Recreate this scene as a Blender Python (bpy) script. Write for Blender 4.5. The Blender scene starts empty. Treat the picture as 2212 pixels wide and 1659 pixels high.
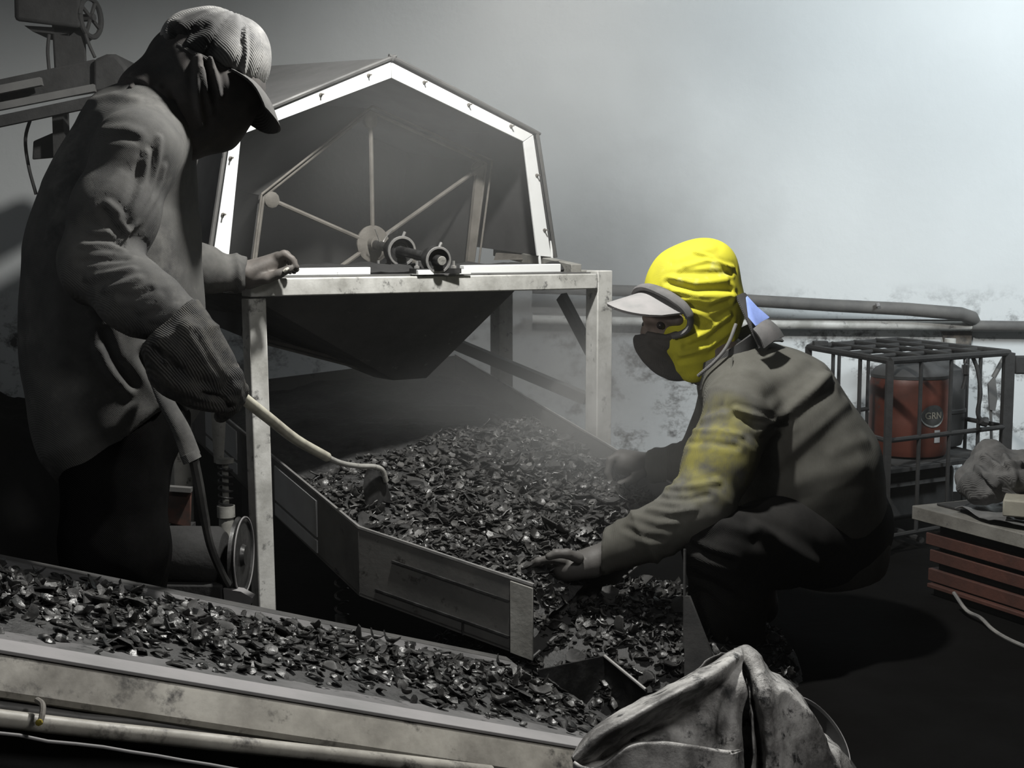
HAZE = 0.012
import bpy, bmesh, math, random
import numpy as np
from mathutils import Vector, Matrix, noise
from mathutils.bvhtree import BVHTree
from math import sin, cos, pi, radians, sqrt, atan2

random.seed(7)
RNG = np.random.default_rng(11)
SC = bpy.context.scene
COL = SC.collection
FPX = 2800.0                       # focal length in pixels of the 2212-wide frame
CH = 0.94                          # camera height
TH = math.atan(289.5 / FPX)        # camera looks slightly down
CAM = Vector((0, 0, CH))
V = Vector


def P(px, py, d):
    """World point seen at pixel (px, py) whose distance along the floor (world y) is d."""
    u, w = (px - 1106) / FPX, (py - 829.5) / FPX
    r = Vector((u, cos(TH) - w * sin(TH), -sin(TH) - w * cos(TH)))
    return CAM + r * (d / r.y)


def ray(px, py):
    return (P(px, py, 1.0) - CAM).normalized()


def on_plane(px, py, p0, n):
    r = ray(px, py)
    return CAM + r * ((p0 - CAM).dot(n) / r.dot(n))


def lerp(a, b, t):
    return a + (b - a) * t


# ------------------------------------------------------------------ objects
ORG = {}


def _link(o, loc, parent):
    COL.objects.link(o)
    base = ORG[parent.name] if parent else Vector((0, 0, 0))
    o.location = loc - base
    if parent:
        o.parent = parent
    ORG[o.name] = loc.copy()
    return o


def tag(o, label=None, cat=None, group=None, kind=None):
    for k, v in (('label', label), ('category', cat), ('group', group), ('kind', kind)):
        if v:
            o[k] = v
    return o


def thing(name, label, cat, loc, group=None, kind=None):
    o = bpy.data.objects.new(name, None)
    o.empty_display_size = 0.05
    _link(o, Vector(loc), None)
    return tag(o, label, cat, group, kind)


def put(name, src, mat, parent=None, smooth=40, bevel=0, origin=None, label=None):
    """Link one mesh object built in world coordinates; its origin is the parent's (or the base of its own bounds)."""
    if isinstance(src, bmesh.types.BMesh):
        bmesh.ops.recalc_face_normals(src, faces=src.faces)
        me = bpy.data.meshes.new(name)
        src.to_mesh(me)
        src.free()
    else:
        me = src
        me.name = name
    if origin is None:
        if parent:
            origin = ORG[parent.name]
        else:
            co = np.empty(len(me.vertices) * 3)
            me.vertices.foreach_get('co', co)
            co = co.reshape(-1, 3)
            lo, hi = co.min(0), co.max(0)
            origin = Vector(((lo[0] + hi[0]) / 2, (lo[1] + hi[1]) / 2, lo[2]))
    me.transform(Matrix.Translation(-origin))
    if smooth:
        me.polygons.foreach_set('use_smooth', [True] * len(me.polygons))
        if smooth < 180:
            me.set_sharp_from_angle(angle=radians(smooth))
    o = bpy.data.objects.new(name, me)
    if mat:
        me.materials.append(mat)
    _link(o, origin, parent)
    if bevel:
        m = o.modifiers.new('edge', 'BEVEL')
        m.width = bevel
        m.segments = 2
        m.limit_method = 'ANGLE'
        m.angle_limit = radians(50)
    if label:
        o['label'] = label
    return o


# ------------------------------------------------------------------ shapes into a bmesh
def BM():
    return bmesh.new()


def hexa(bm, pts):
    """8 points: bottom ring of four, top ring of four."""
    v = [bm.verts.new(p) for p in pts]
    for f in ((0, 1, 2, 3), (7, 6, 5, 4), (0, 4, 5, 1), (1, 5, 6, 2), (2, 6, 7, 3), (3, 7, 4, 0)):
        bm.faces.new([v[i] for i in f])
    return v


def box(bm, c, sx, sy, sz, ax=None):
    ax = ax or (Vector((1, 0, 0)), Vector((0, 1, 0)), Vector((0, 0, 1)))
    X, Y, Z = ax[0] * (sx / 2), ax[1] * (sy / 2), ax[2] * (sz / 2)
    hexa(bm, [c - X - Y - Z, c + X - Y - Z, c + X + Y - Z, c - X + Y - Z,
              c - X - Y + Z, c + X - Y + Z, c + X + Y + Z, c - X + Y + Z])


def beam(bm, p0, p1, w, h, ref=None, w1=None, h1=None):
    """Rectangular bar; h is measured along ref."""
    d = (p1 - p0).normalized()
    ref = ref or Vector((0, 0, 1))
    s = d.cross(ref).normalized()
    t = s.cross(d).normalized()
    w1, h1 = w1 or w, h1 or h
    q = []
    for p, a, b in ((p0, w, h), (p1, w1, h1)):
        q += [p - s * a / 2 - t * b / 2, p + s * a / 2 - t * b / 2, p + s * a / 2 + t * b / 2, p - s * a / 2 + t * b / 2]
    hexa(bm, q)


def prism(bm, poly, off):
    """Polygon (list of Vectors) extruded by vector off."""
    a = [bm.verts.new(p) for p in poly]
    b = [bm.verts.new(p + off) for p in poly]
    n = len(poly)
    bm.faces.new(a)
    bm.faces.new(list(reversed(b)))
    for i in range(n):
        bm.faces.new([a[i], b[i], b[(i + 1) % n], a[(i + 1) % n]])


def frames(pts):
    n = len(pts)
    T = []
    for i in range(n):
        t = pts[min(i + 1, n - 1)] - pts[max(i - 1, 0)]
        T.append(t.normalized() if t.length > 1e-9 else Vector((0, 0, 1)))
    a = Vector((0, 0, 1)) if abs(T[0].z) < 0.9 else Vector((1, 0, 0))
    s = T[0].cross(a).normalized()
    out = []
    for t in T:
        s = (s - t * s.dot(t)).normalized()
        out.append((s, t.cross(s).normalized()))
    return out


def tube(bm, pts, r, n=10, flat=1.0):
    rr = r if isinstance(r, (list, tuple)) else [r] * len(pts)
    fr = frames(pts)
    rings = []
    for p, (s, t), q in zip(pts, fr, rr):
        rings.append([bm.verts.new(p + s * (q * cos(2 * pi * k / n)) + t * (q * flat * sin(2 * pi * k / n))) for k in range(n)])
    for a, b in zip(rings, rings[1:]):
        for k in range(n):
            bm.faces.new([a[k], a[(k + 1) % n], b[(k + 1) % n], b[k]])
    bm.faces.new(list(reversed(rings[0])))
    bm.faces.new(rings[-1])


def curve(pts, n=8):
    """Catmull-Rom through Vectors."""
    out = []
    q = [pts[0] * 2 - pts[1]] + list(pts) + [pts[-1] * 2 - pts[-2]]
    for i in range(1, len(q) - 2):
        for k in range(n):
            t = k / n
            a, b, c, d = q[i - 1], q[i], q[i + 1], q[i + 2]
            out.append(0.5 * ((2 * b) + (c - a) * t + (2 * a - 5 * b + 4 * c - d) * t * t + (3 * b - a - 3 * c + d) * t ** 3))
    out.append(q[-2])
    return out


def lathe(bm, base, axis, prof, n=24, closed=False):
    """prof: list of (radius, distance along axis)."""
    ax = axis.normalized()
    a = Vector((0, 0, 1)) if abs(ax.z) < 0.9 else Vector((1, 0, 0))
    s = ax.cross(a).normalized()
    t = ax.cross(s)
    rings = []
    for r, h in prof:
        c = base + ax * h
        if r < 1e-6:
            rings.append([bm.verts.new(c)])
        else:
            rings.append([bm.verts.new(c + s * (r * cos(2 * pi * k / n)) + t * (r * sin(2 * pi * k / n))) for k in range(n)])
    pairs = list(zip(rings, rings[1:]))
    if closed:
        pairs.append((rings[-1], rings[0]))
    for a, b in pairs:
        for k in range(n):
            k2 = (k + 1) % n
            if len(a) == 1 and len(b) == 1:
                continue
            if len(a) == 1:
                bm.faces.new([a[0], b[k2], b[k]])
            elif len(b) == 1:
                bm.faces.new([a[k], a[k2], b[0]])
            else:
                bm.faces.new([a[k], a[k2], b[k2], b[k]])
    if not closed:
        if len(rings[0]) > 1:
            bm.faces.new(list(reversed(rings[0])))
        if len(rings[-1]) > 1:
            bm.faces.new(rings[-1])


def shell(bm, grid, thick):
    """Grid [i][j] of Vectors turned into a closed sheet of the given thickness."""
    ni, nj = len(grid), len(grid[0])
    N = [[None] * nj for _ in range(ni)]
    for i in range(ni):
        for j in range(nj):
            du = grid[min(i + 1, ni - 1)][j] - grid[max(i - 1, 0)][j]
            dv = grid[i][min(j + 1, nj - 1)] - grid[i][max(j - 1, 0)]
            c = du.cross(dv)
            N[i][j] = c.normalized() if c.length > 1e-12 else Vector((0, 0, 1))
    A = [[bm.verts.new(grid[i][j] + N[i][j] * thick / 2) for j in range(nj)] for i in range(ni)]
    Bv = [[bm.verts.new(grid[i][j] - N[i][j] * thick / 2) for j in range(nj)] for i in range(ni)]
    for i in range(ni - 1):
        for j in range(nj - 1):
            bm.faces.new([A[i][j], A[i + 1][j], A[i + 1][j + 1], A[i][j + 1]])
            bm.faces.new([Bv[i][j + 1], Bv[i + 1][j + 1], Bv[i + 1][j], Bv[i][j]])
    for i in range(ni - 1):
        bm.faces.new([A[i][0], Bv[i][0], Bv[i + 1][0], A[i + 1][0]])
        bm.faces.new([A[i + 1][-1], Bv[i + 1][-1], Bv[i][-1], A[i][-1]])
    for j in range(nj - 1):
        bm.faces.new([A[0][j + 1], Bv[0][j + 1], Bv[0][j], A[0][j]])
        bm.faces.new([A[-1][j], Bv[-1][j], Bv[-1][j + 1], A[-1][j + 1]])


# ------------------------------------------------------------------ smooth bodies: a distance field turned into a mesh
def vnoise(p, seed=0):
    """Value noise in -1..1 for an (N,3) array."""
    i = np.floor(p).astype(np.int64)
    f = p - i
    f = f * f * (3 - 2 * f)

    def h(a, b, c):
        n = (a * 374761393 + b * 668265263 + c * 2147483647 + seed * 974634777) & 0x7fffffff
        n = ((n ^ (n >> 13)) * 1274126177) & 0x7fffffff
        n = n ^ (n >> 16)
        return (n & 0xffff) / 32767.5 - 1
    o = 0
    for dx in (0, 1):
        for dy in (0, 1):
            for dz in (0, 1):
                w = (f[:, 0] if dx else 1 - f[:, 0]) * (f[:, 1] if dy else 1 - f[:, 1]) * (f[:, 2] if dz else 1 - f[:, 2])
                o = o + w * h(i[:, 0] + dx, i[:, 1] + dy, i[:, 2] + dz)
    return o


def cap(a, b, ra, rb, k=0.03, ys=1.0, op='+', nar=None):
    return dict(t='cap', a=np.array(a), b=np.array(b), ra=ra, rb=rb, k=k, ys=ys, op=op, nar=nar)


def ell(c, r, k=0.03, rot=None, op='+'):
    return dict(t='ell', c=np.array(c), r=np.array(r, dtype=float), k=k, rot=np.array(rot) if rot is not None else np.eye(3), op=op)


def chain(pts, rad, k=0.03, ys=1.0):
    return [cap(pts[i], pts[i + 1], rad[i], rad[i + 1], k, ys) for i in range(len(pts) - 1)]


def _prim_d(pr, X):
    if pr['t'] == 'cap':
        a, b = pr['a'], pr['b']
        ax = pr['nar'] if pr['nar'] is not None else np.array([0, 1, 0.0])
        s = 1 / pr['ys'] - 1
        ba = b - a
        ba2 = ba + ax * (ba @ ax) * s
        pa = X - a
        if s:
            pa = pa + (pa @ ax)[..., None] * ax * s
        L = max(ba2 @ ba2, 1e-12)
        t = np.clip((pa @ ba2) / L, 0, 1)
        return np.linalg.norm(pa - t[..., None] * ba2, axis=-1) - (pr['ra'] + (pr['rb'] - pr['ra']) * t)
    q = (X - pr['c']) @ pr['rot']
    k0 = np.linalg.norm(q / pr['r'], axis=-1)
    k1 = np.linalg.norm(q / pr['r'] ** 2, axis=-1)
    return k0 * (k0 - 1) / np.maximum(k1, 1e-9)


def sdf_mesh(name, prims, h=0.006, clips=()):
    lo, hi = np.full(3, 1e9), np.full(3, -1e9)
    for pr in prims:
        if pr['t'] == 'cap':
            r = max(pr['ra'], pr['rb']) * max(1, pr['ys'])
            pl, ph = np.minimum(pr['a'], pr['b']) - r, np.maximum(pr['a'], pr['b']) + r
        else:
            r = pr['r'].max()
            pl, ph = pr['c'] - r, pr['c'] + r
        pr['lo'], pr['hi'] = pl, ph
        if pr['op'] == '+':
            lo, hi = np.minimum(lo, pl), np.maximum(hi, ph)
    lo -= 4 * h
    hi += 4 * h
    n = np.ceil((hi - lo) / h).astype(int) + 1
    Fd = np.full(n, 0.3, dtype=np.float32)
    axs = [lo[i] + h * np.arange(n[i]) for i in range(3)]
    for pr in prims:
        pad = pr['k'] * 1.2 + 3 * h
        i0 = np.clip(np.floor((pr['lo'] - pad - lo) / h).astype(int), 0, n)
        i1 = np.clip(np.ceil((pr['hi'] + pad - lo) / h).astype(int) + 1, 0, n)
        sl = tuple(slice(a, b) for a, b in zip(i0, i1))
        if any(a >= b for a, b in zip(i0, i1)):
            continue
        G = np.stack(np.meshgrid(*[axs[i][sl[i]] for i in range(3)], indexing='ij'), -1)
        d = _prim_d(pr, G).astype(np.float32)
        f = Fd[sl]
        k = pr['k']
        if pr['op'] == '+':
            hh = np.clip(0.5 + 0.5 * (f - d) / k, 0, 1)
            Fd[sl] = f + (d - f) * hh - k * hh * (1 - hh)
        else:
            hh = np.clip(0.5 - 0.5 * (f + d) / k, 0, 1)
            Fd[sl] = f + (-d - f) * hh + k * hh * (1 - hh)
    for p, nn in clips:
        nn = np.array(Vector(nn).normalized())
        D = (axs[0][:, None, None] - p[0]) * nn[0] + (axs[1][None, :, None] - p[1]) * nn[1] + (axs[2][None, None, :] - p[2]) * nn[2]
        Fd = np.maximum(Fd, D.astype(np.float32))
    return nets(name, Fd, lo, h)


def nets(name, Fd, lo, h):
    ins = Fd < 0
    n = np.array(Fd.shape)
    cn = n - 1
    ids, pos, quads = [], [], []
    for ax in range(3):
        sa = [slice(None)] * 3
        sb = [slice(None)] * 3
        sa[ax], sb[ax] = slice(0, -1), slice(1, None)
        ia, ib = ins[tuple(sa)], ins[tuple(sb)]
        e = np.argwhere(ia != ib)
        f0 = Fd[tuple(sa)][tuple(e.T)]
        f1 = Fd[tuple(sb)][tuple(e.T)]
        p = e.astype(np.float64)
        p[:, ax] += f0 / (f0 - f1)
        flip = ia[tuple(e.T)]
        u, w = (ax + 1) % 3, (ax + 2) % 3
        cs = []
        for du, dw in ((0, 0), (1, 0), (1, 1), (0, 1)):
            c = e.copy()
            c[:, u] -= du
            c[:, w] -= dw
            c = np.clip(c, 0, cn - 1)
            cid = (c[:, 0] * cn[1] + c[:, 1]) * cn[2] + c[:, 2]
            cs.append(cid)
            ids.append(cid)
            pos.append(p)
        q = np.stack(cs, 1)
        q[flip] = q[flip][:, ::-1]
        quads.append(q)
    ids = np.concatenate(ids)
    pos = np.concatenate(pos)
    uq, inv = np.unique(ids, return_inverse=True)
    cnt = np.bincount(inv)
    vt = np.stack([np.bincount(inv, pos[:, i]) / cnt for i in range(3)], 1) * h + lo
    q = np.searchsorted(uq, np.concatenate(quads))[:, ::-1]
    me = bpy.data.meshes.new(name)
    me.vertices.add(len(vt))
    me.vertices.foreach_set('co', vt.ravel())
    me.loops.add(q.size)
    me.loops.foreach_set('vertex_index', q.ravel().astype(np.int32))
    me.polygons.add(len(q))
    me.polygons.foreach_set('loop_start', np.arange(0, q.size, 4, dtype=np.int32))
    me.update(calc_edges=True)
    me.validate()
    return me


def displace(me, fn):
    n = len(me.vertices)
    co = np.empty(n * 3)
    no = np.empty(n * 3)
    me.vertices.foreach_get('co', co)
    me.vertices.foreach_get('normal', no)
    co = co.reshape(-1, 3)
    no = no.reshape(-1, 3)
    a = fn(co, no)
    me.vertices.foreach_set('co', (co + no * a[:, None]).ravel())
    me.update()


def seg_dist(X, pts):
    best = np.full(len(X), 1e9)
    for a, b in zip(pts, pts[1:]):
        a, b = np.array(a), np.array(b)
        ba = b - a
        t = np.clip(((X - a) @ ba) / max(ba @ ba, 1e-12), 0, 1)
        best = np.minimum(best, np.linalg.norm(X - a - t[:, None] * ba, axis=1))
    return best


def folds(me, lines, gain=1.0):
    """lines: (pixel polyline, half-width m, height m): cloth folds laid on the surface that the pixels look at."""
    bvh = BVHTree.FromPolygons([v.co.copy() for v in me.vertices], [tuple(p.vertices) for p in me.polygons])
    L = []
    for px, w, a in lines:
        pts = []
        for (x0, y0), (x1, y1) in zip(px, px[1:]):
            for k in range(5):
                hit = bvh.ray_cast(CAM, ray(lerp(x0, x1, k / 4), lerp(y0, y1, k / 4)))[0]
                if hit is not None and (not pts or (hit - pts[-1]).length < 0.12):
                    pts.append(hit)
        if len(pts) > 1:
            L.append((pts, w, a * gain))

    def fn(co, no):
        o = np.zeros(len(co))
        for pts, w, a in L:
            lo = np.min([list(p) for p in pts], 0) - 4 * w
            hi = np.max([list(p) for p in pts], 0) + 4 * w
            m = np.all((co > lo) & (co < hi), 1)
            if m.any():
                d = seg_dist(co[m], pts)
                o[m] += a * np.exp(-(d / w) ** 2) - 0.35 * a * np.exp(-((d - 2 * w) / w) ** 2)
        return o
    displace(me, fn)


def crease(me, a, b, amp, freq, reach, seed=0, tilt=0.6):
    """Bunched rings of cloth along the limb a-b."""
    a, b = np.array(a), np.array(b)
    ax = (b - a) / np.linalg.norm(b - a)
    L = np.linalg.norm(b - a)

    def fn(co, no):
        r = co - a
        t = r @ ax
        rad = np.linalg.norm(r - t[:, None] * ax, axis=1)
        m = np.exp(-np.clip(np.maximum(-t, t - L), 0, None) ** 2 / 0.02 ** 2) * (rad < reach)
        q = np.stack([t * freq + tilt * freq * 0.02 * vnoise(co * 14, seed + 3), (r @ np.array([0, 1, 0.2])) * freq * 0.25, (r @ np.array([0.3, 0, 1.0])) * freq * 0.22], 1)
        v = 1 - 2 * np.abs(vnoise(q, seed))
        return amp * v * m
    displace(me, fn)


def rumple(me, amp, sc, seed=0, an=(1, 1, 1)):
    displace(me, lambda co, no: amp * (vnoise(co * sc * np.array(an), seed) + 0.5 * vnoise(co * sc * 2.1 * np.array(an), seed + 1)))


# ------------------------------------------------------------------ materials
def srgb(r, g, b):
    f = lambda c: (c / 255) / 12.92 if c / 255 <= 0.04045 else ((c / 255 + 0.055) / 1.055) ** 2.4
    return (f(r), f(g), f(b), 1)


def lin(v, t=(1, 1, 1)):
    return (v * t[0], v * t[1], v * t[2], 1)


class NT:
    def __init__(s, name):
        s.m = bpy.data.materials.new(name)
        s.m.use_nodes = True
        s.t = s.m.node_tree
        s.n = s.t.nodes
        s.l = s.t.links
        s.b = s.n['Principled BSDF']

    def add(s, kind, **kw):
        n = s.n.new(kind)
        for k, v in kw.items():
            if k in n.inputs.keys():
                n.inputs[k].default_value = v
            else:
                setattr(n, k, v)
        return n

    def link(s, a, ao, b, bi):
        s.l.new(a.outputs[ao], b.inputs[bi])


def mat(name, c1, c2=None, scale=8, lo=0.4, hi=0.65, rough=0.7, rough2=None, metal=0.0, bump=0.0, bscale=60, detail=6, stretch=(1, 1, 1),
        c3=None, s3=40, lo3=0.6, hi3=0.7, spec=0.4, weave=0, sheen=0.0, rand=0.0):
    t = NT(name)
    tc = t.add('ShaderNodeTexCoord')
    mp = t.add('ShaderNodeMapping')
    mp.inputs['Scale'].default_value = stretch
    t.link(tc, 'Object', mp, 'Vector')
    t.b.inputs['Roughness'].default_value = rough
    t.b.inputs['Metallic'].default_value = metal
    t.b.inputs['Specular IOR Level'].default_value = spec
    if sheen:
        t.b.inputs['Sheen Weight'].default_value = sheen
    src = None
    if c2 is not None:
        nz = t.add('ShaderNodeTexNoise', Scale=scale, Detail=detail, Roughness=0.62)
        t.link(mp, 'Vector', nz, 'Vector')
        mr = t.add('ShaderNodeMapRange')
        mr.inputs['From Min'].default_value = lo
        mr.inputs['From Max'].default_value = hi
        t.link(nz, 'Fac', mr, 'Value')
        mx = t.add('ShaderNodeMix', data_type='RGBA')
        mx.inputs[6].default_value = c1
        mx.inputs[7].default_value = c2
        t.link(mr, 'Result', mx, 0)
        src = (mx, 2)
        if rough2 is not None:
            mr2 = t.add('ShaderNodeMapRange')
            mr2.inputs['From Min'].default_value = lo
            mr2.inputs['From Max'].default_value = hi
            mr2.inputs['To Min'].default_value = rough
            mr2.inputs['To Max'].default_value = rough2
            t.link(nz, 'Fac', mr2, 'Value')
            t.link(mr2, 'Result', t.b, 'Roughness')
        if c3 is not None:
            n3 = t.add('ShaderNodeTexNoise', Scale=s3, Detail=5, Roughness=0.7)
            t.link(mp, 'Vector', n3, 'Vector')
            m3 = t.add('ShaderNodeMapRange')
            m3.inputs['From Min'].default_value = lo3
            m3.inputs['From Max'].default_value = hi3
            t.link(n3, 'Fac', m3, 'Value')
            x3 = t.add('ShaderNodeMix', data_type='RGBA')
            t.link(mx, 2, x3, 6)
            x3.inputs[7].default_value = c3
            t.link(m3, 'Result', x3, 0)
            src = (x3, 2)
    if rand and src:
        oi = t.add('ShaderNodeObjectInfo')
        hs = t.add('ShaderNodeHueSaturation')
        mr = t.add('ShaderNodeMapRange')
        mr.inputs['To Min'].default_value = 1 - rand
        mr.inputs['To Max'].default_value = 1 + rand
        t.link(oi, 'Random', mr, 'Value')
        t.link(mr, 'Result', hs, 'Value')
        t.link(src[0], src[1], hs, 'Color')
        src = (hs, 'Color')
    if src:
        t.link(src[0], src[1], t.b, 'Base Color')
    else:
        t.b.inputs['Base Color'].default_value = c1
    if bump or weave:
        hsrc = None
        if bump:
            nb = t.add('ShaderNodeTexNoise', Scale=bscale, Detail=5, Roughness=0.6)
            t.link(mp, 'Vector', nb, 'Vector')
            hsrc = (nb, 'Fac')
        if weave:
            w1 = t.add('ShaderNodeTexWave', Scale=weave, Distortion=1.5, Detail=2)
            w1.bands_direction = 'DIAGONAL'
            t.link(mp, 'Vector', w1, 'Vector')
            if hsrc:
                ad = t.add('ShaderNodeMath', operation='ADD')
                t.link(hsrc[0], hsrc[1], ad, 0)
                t.l.new(w1.outputs['Fac'], ad.inputs[1])
                hsrc = (ad, 'Value')
            else:
                hsrc = (w1, 'Fac')
        bp = t.add('ShaderNodeBump', Strength=bump or 0.3, Distance=0.004)
        t.link(hsrc[0], hsrc[1], bp, 'Height')
        t.link(bp, 'Normal', t.b, 'Normal')
    return t.m
# ------------------------------------------------------------------ materials of the place
M = {}
M['paint'] = mat('dirty_white_paint', lin(0.58, (1, 1, 0.96)), lin(0.3, (1, 0.99, 0.92)), 8, 0.42, 0.66, 0.45, 0.7, bump=0.15, bscale=90, c3=lin(0.06), s3=24, lo3=0.58, hi3=0.7)
M['paint_clean'] = mat('white_paint', lin(0.85, (0.98, 1, 1)), lin(0.6, (1, 1, 0.97)), 9, 0.55, 0.75, 0.4, 0.6, c3=lin(0.05), s3=45, lo3=0.7, hi3=0.74)
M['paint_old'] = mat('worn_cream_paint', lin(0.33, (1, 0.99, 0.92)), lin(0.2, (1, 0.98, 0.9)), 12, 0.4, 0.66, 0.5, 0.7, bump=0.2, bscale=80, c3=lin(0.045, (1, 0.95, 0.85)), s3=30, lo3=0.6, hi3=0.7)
M['sooty'] = mat('sooty_steel', lin(0.05), lin(0.09, (1, 0.98, 0.94)), 9, 0.4, 0.7, 0.6, 0.8, bump=0.2, bscale=70)
M['soot'] = mat('thick_soot', lin(0.022), lin(0.035), 14, 0.4, 0.7, 0.9, bump=0.5, bscale=50)
M['sheet'] = mat('dusty_grey_sheet_steel', lin(0.12, (1, 0.99, 0.96)), lin(0.07), 6, 0.4, 0.7, 0.45, 0.65, bump=0.12, bscale=60, c3=lin(0.03), s3=24, lo3=0.62, hi3=0.72)
M['bright'] = mat('rubbed_bare_steel', lin(0.5, (1, 0.98, 0.95)), lin(0.3), 22, 0.4, 0.65, 0.3, 0.5, metal=0.6, bump=0.1)
M['rodtan'] = mat('dusty_tan_steel', lin(0.19, (1, 0.94, 0.84)), lin(0.12, (1, 0.93, 0.82)), 20, 0.4, 0.7, 0.75, bump=0.3, bscale=90)
M['drumin'] = mat('black_screen_drum', lin(0.045, (1, 1, 0.97)), lin(0.07), 5, 0.4, 0.7, 0.85, bump=0.2)
M['grease'] = mat('greasy_black_iron', lin(0.02), lin(0.04), 25, 0.45, 0.65, 0.3, 0.6, bump=0.2)
M['rubber'] = mat('black_rubber', lin(0.018), lin(0.03), 20, 0.4, 0.7, 0.6, bump=0.15)
M['belt'] = mat('dusty_conveyor_belt', lin(0.135, (1, 0.98, 0.99)), lin(0.08), 7, 0.42, 0.62, 0.75, bump=0.2, c3=lin(0.03), s3=32, lo3=0.58, hi3=0.68)
M['lip'] = mat('grey_belt_skirt', lin(0.26, (1, 0.97, 0.98)), lin(0.19), 5, 0.4, 0.7, 0.7, bump=0.15, c3=lin(0.03), s3=40, lo3=0.68, hi3=0.74)
M['beltside'] = mat('stained_cream_frame', lin(0.40, (1, 0.96, 0.86)), lin(0.15, (1, 0.94, 0.82)), 7, 0.40, 0.66, 0.45, 0.6, bump=0.12, c3=lin(0.04, (1, 0.93, 0.85)), s3=17, lo3=0.55, hi3=0.68)
M['char'] = mat('charred_shell', lin(0.020, (1, 0.99, 0.97)), lin(0.06, (1, 0.98, 0.94)), 30, 0.45, 0.7, 0.28, 0.75, bump=0.4, bscale=120, spec=0.6, rand=0.75)
M['charbed'] = mat('crushed_charcoal', lin(0.028), lin(0.065), 40, 0.4, 0.7, 0.5, 0.8, bump=0.8, bscale=110)
M['soil'] = mat('soot_black_floor', lin(0.0045, (1, 0.97, 0.93)), lin(0.007), 3, 0.4, 0.7, 0.95, bump=0.4, bscale=30, spec=0.04)


def wall_mat():
    t = NT('sooty_shaded_whitewashed_wall')
    tc = t.add('ShaderNodeTexCoord')
    n1 = t.add('ShaderNodeTexNoise', Scale=0.9, Detail=4)
    t.link(tc, 'Object', n1, 'Vector')
    r1 = t.add('ShaderNodeMapRange')
    r1.inputs['From Min'].default_value, r1.inputs['From Max'].default_value = 0.35, 0.7
    t.link(n1, 'Fac', r1, 'Value')
    m1 = t.add('ShaderNodeMix', data_type='RGBA')
    m1.inputs[6].default_value = lin(0.72, (0.95, 0.99, 1))
    m1.inputs[7].default_value = lin(0.6, (0.95, 0.99, 1))
    t.link(r1, 'Result', m1, 0)
    # soot deposited below the pipes: blotches and smears between the floor and about 0.85 m
    mp = t.add('ShaderNodeMapping')
    mp.inputs['Scale'].default_value = (1.0, 1.0, 1.25)
    t.link(tc, 'Object', mp, 'Vector')
    n2 = t.add('ShaderNodeTexNoise', Scale=8.5, Detail=8, Roughness=0.72, Distortion=0.15)
    t.link(mp, 'Vector', n2, 'Vector')
    sx = t.add('ShaderNodeSeparateXYZ')
    t.link(tc, 'Object', sx, 'Vector')
    z = t.add('ShaderNodeMapRange')
    z.inputs['From Min'].default_value, z.inputs['From Max'].default_value = 0.82, 0.6
    t.link(sx, 'Z', z, 'Value')
    th = t.add('ShaderNodeMapRange')
    th.inputs['From Min'].default_value, th.inputs['From Max'].default_value = 0.5, 0.62
    t.link(n2, 'Fac', th, 'Value')
    mu = t.add('ShaderNodeMath', operation='MULTIPLY')
    t.link(th, 'Result', mu, 0)
    t.link(z, 'Result', mu, 1)
    m2 = t.add('ShaderNodeMix', data_type='RGBA')
    t.link(m1, 2, m2, 6)
    m2.inputs[7].default_value = lin(0.07)
    t.link(mu, 'Value', m2, 0)
    # shade on the wall around the machine, painted in as broad noise-edged patches
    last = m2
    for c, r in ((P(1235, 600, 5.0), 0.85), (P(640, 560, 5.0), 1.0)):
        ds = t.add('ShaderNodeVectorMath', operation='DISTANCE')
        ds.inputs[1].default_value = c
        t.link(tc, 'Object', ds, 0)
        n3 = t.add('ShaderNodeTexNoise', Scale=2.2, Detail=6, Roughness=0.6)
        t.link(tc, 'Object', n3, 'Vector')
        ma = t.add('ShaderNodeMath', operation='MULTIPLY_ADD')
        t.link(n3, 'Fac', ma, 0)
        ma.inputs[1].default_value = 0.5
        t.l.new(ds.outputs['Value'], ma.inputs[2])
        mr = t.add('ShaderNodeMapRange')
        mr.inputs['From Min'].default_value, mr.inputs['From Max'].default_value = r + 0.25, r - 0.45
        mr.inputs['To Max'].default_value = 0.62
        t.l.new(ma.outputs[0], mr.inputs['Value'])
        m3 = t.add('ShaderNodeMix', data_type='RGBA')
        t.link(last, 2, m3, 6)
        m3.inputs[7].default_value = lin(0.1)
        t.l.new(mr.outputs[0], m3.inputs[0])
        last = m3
    t.link(last, 2, t.b, 'Base Color')
    t.b.inputs['Roughness'].default_value = 0.9
    nb = t.add('ShaderNodeTexNoise', Scale=30, Detail=6)
    t.link(tc, 'Object', nb, 'Vector')
    bp = t.add('ShaderNodeBump', Strength=0.12, Distance=0.01)
    t.link(nb, 'Fac', bp, 'Height')
    t.link(bp, 'Normal', t.b, 'Normal')
    return t.m


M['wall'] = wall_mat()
M['plaster'] = mat('dark_plaster', lin(0.12), lin(0.08), 2, 0.4, 0.6, 0.9)
X0, X1, Y0, Y1, ZC = -2.6, 2.9, -1.2, 5.0, 3.4


def slab(name, c, sx, sy, sz, m):
    bm = BM()
    box(bm, Vector(c), sx, sy, sz)
    o = put(name, bm, m, smooth=0, origin=Vector((0, 0, 0)))
    o['kind'] = 'structure'


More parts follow.
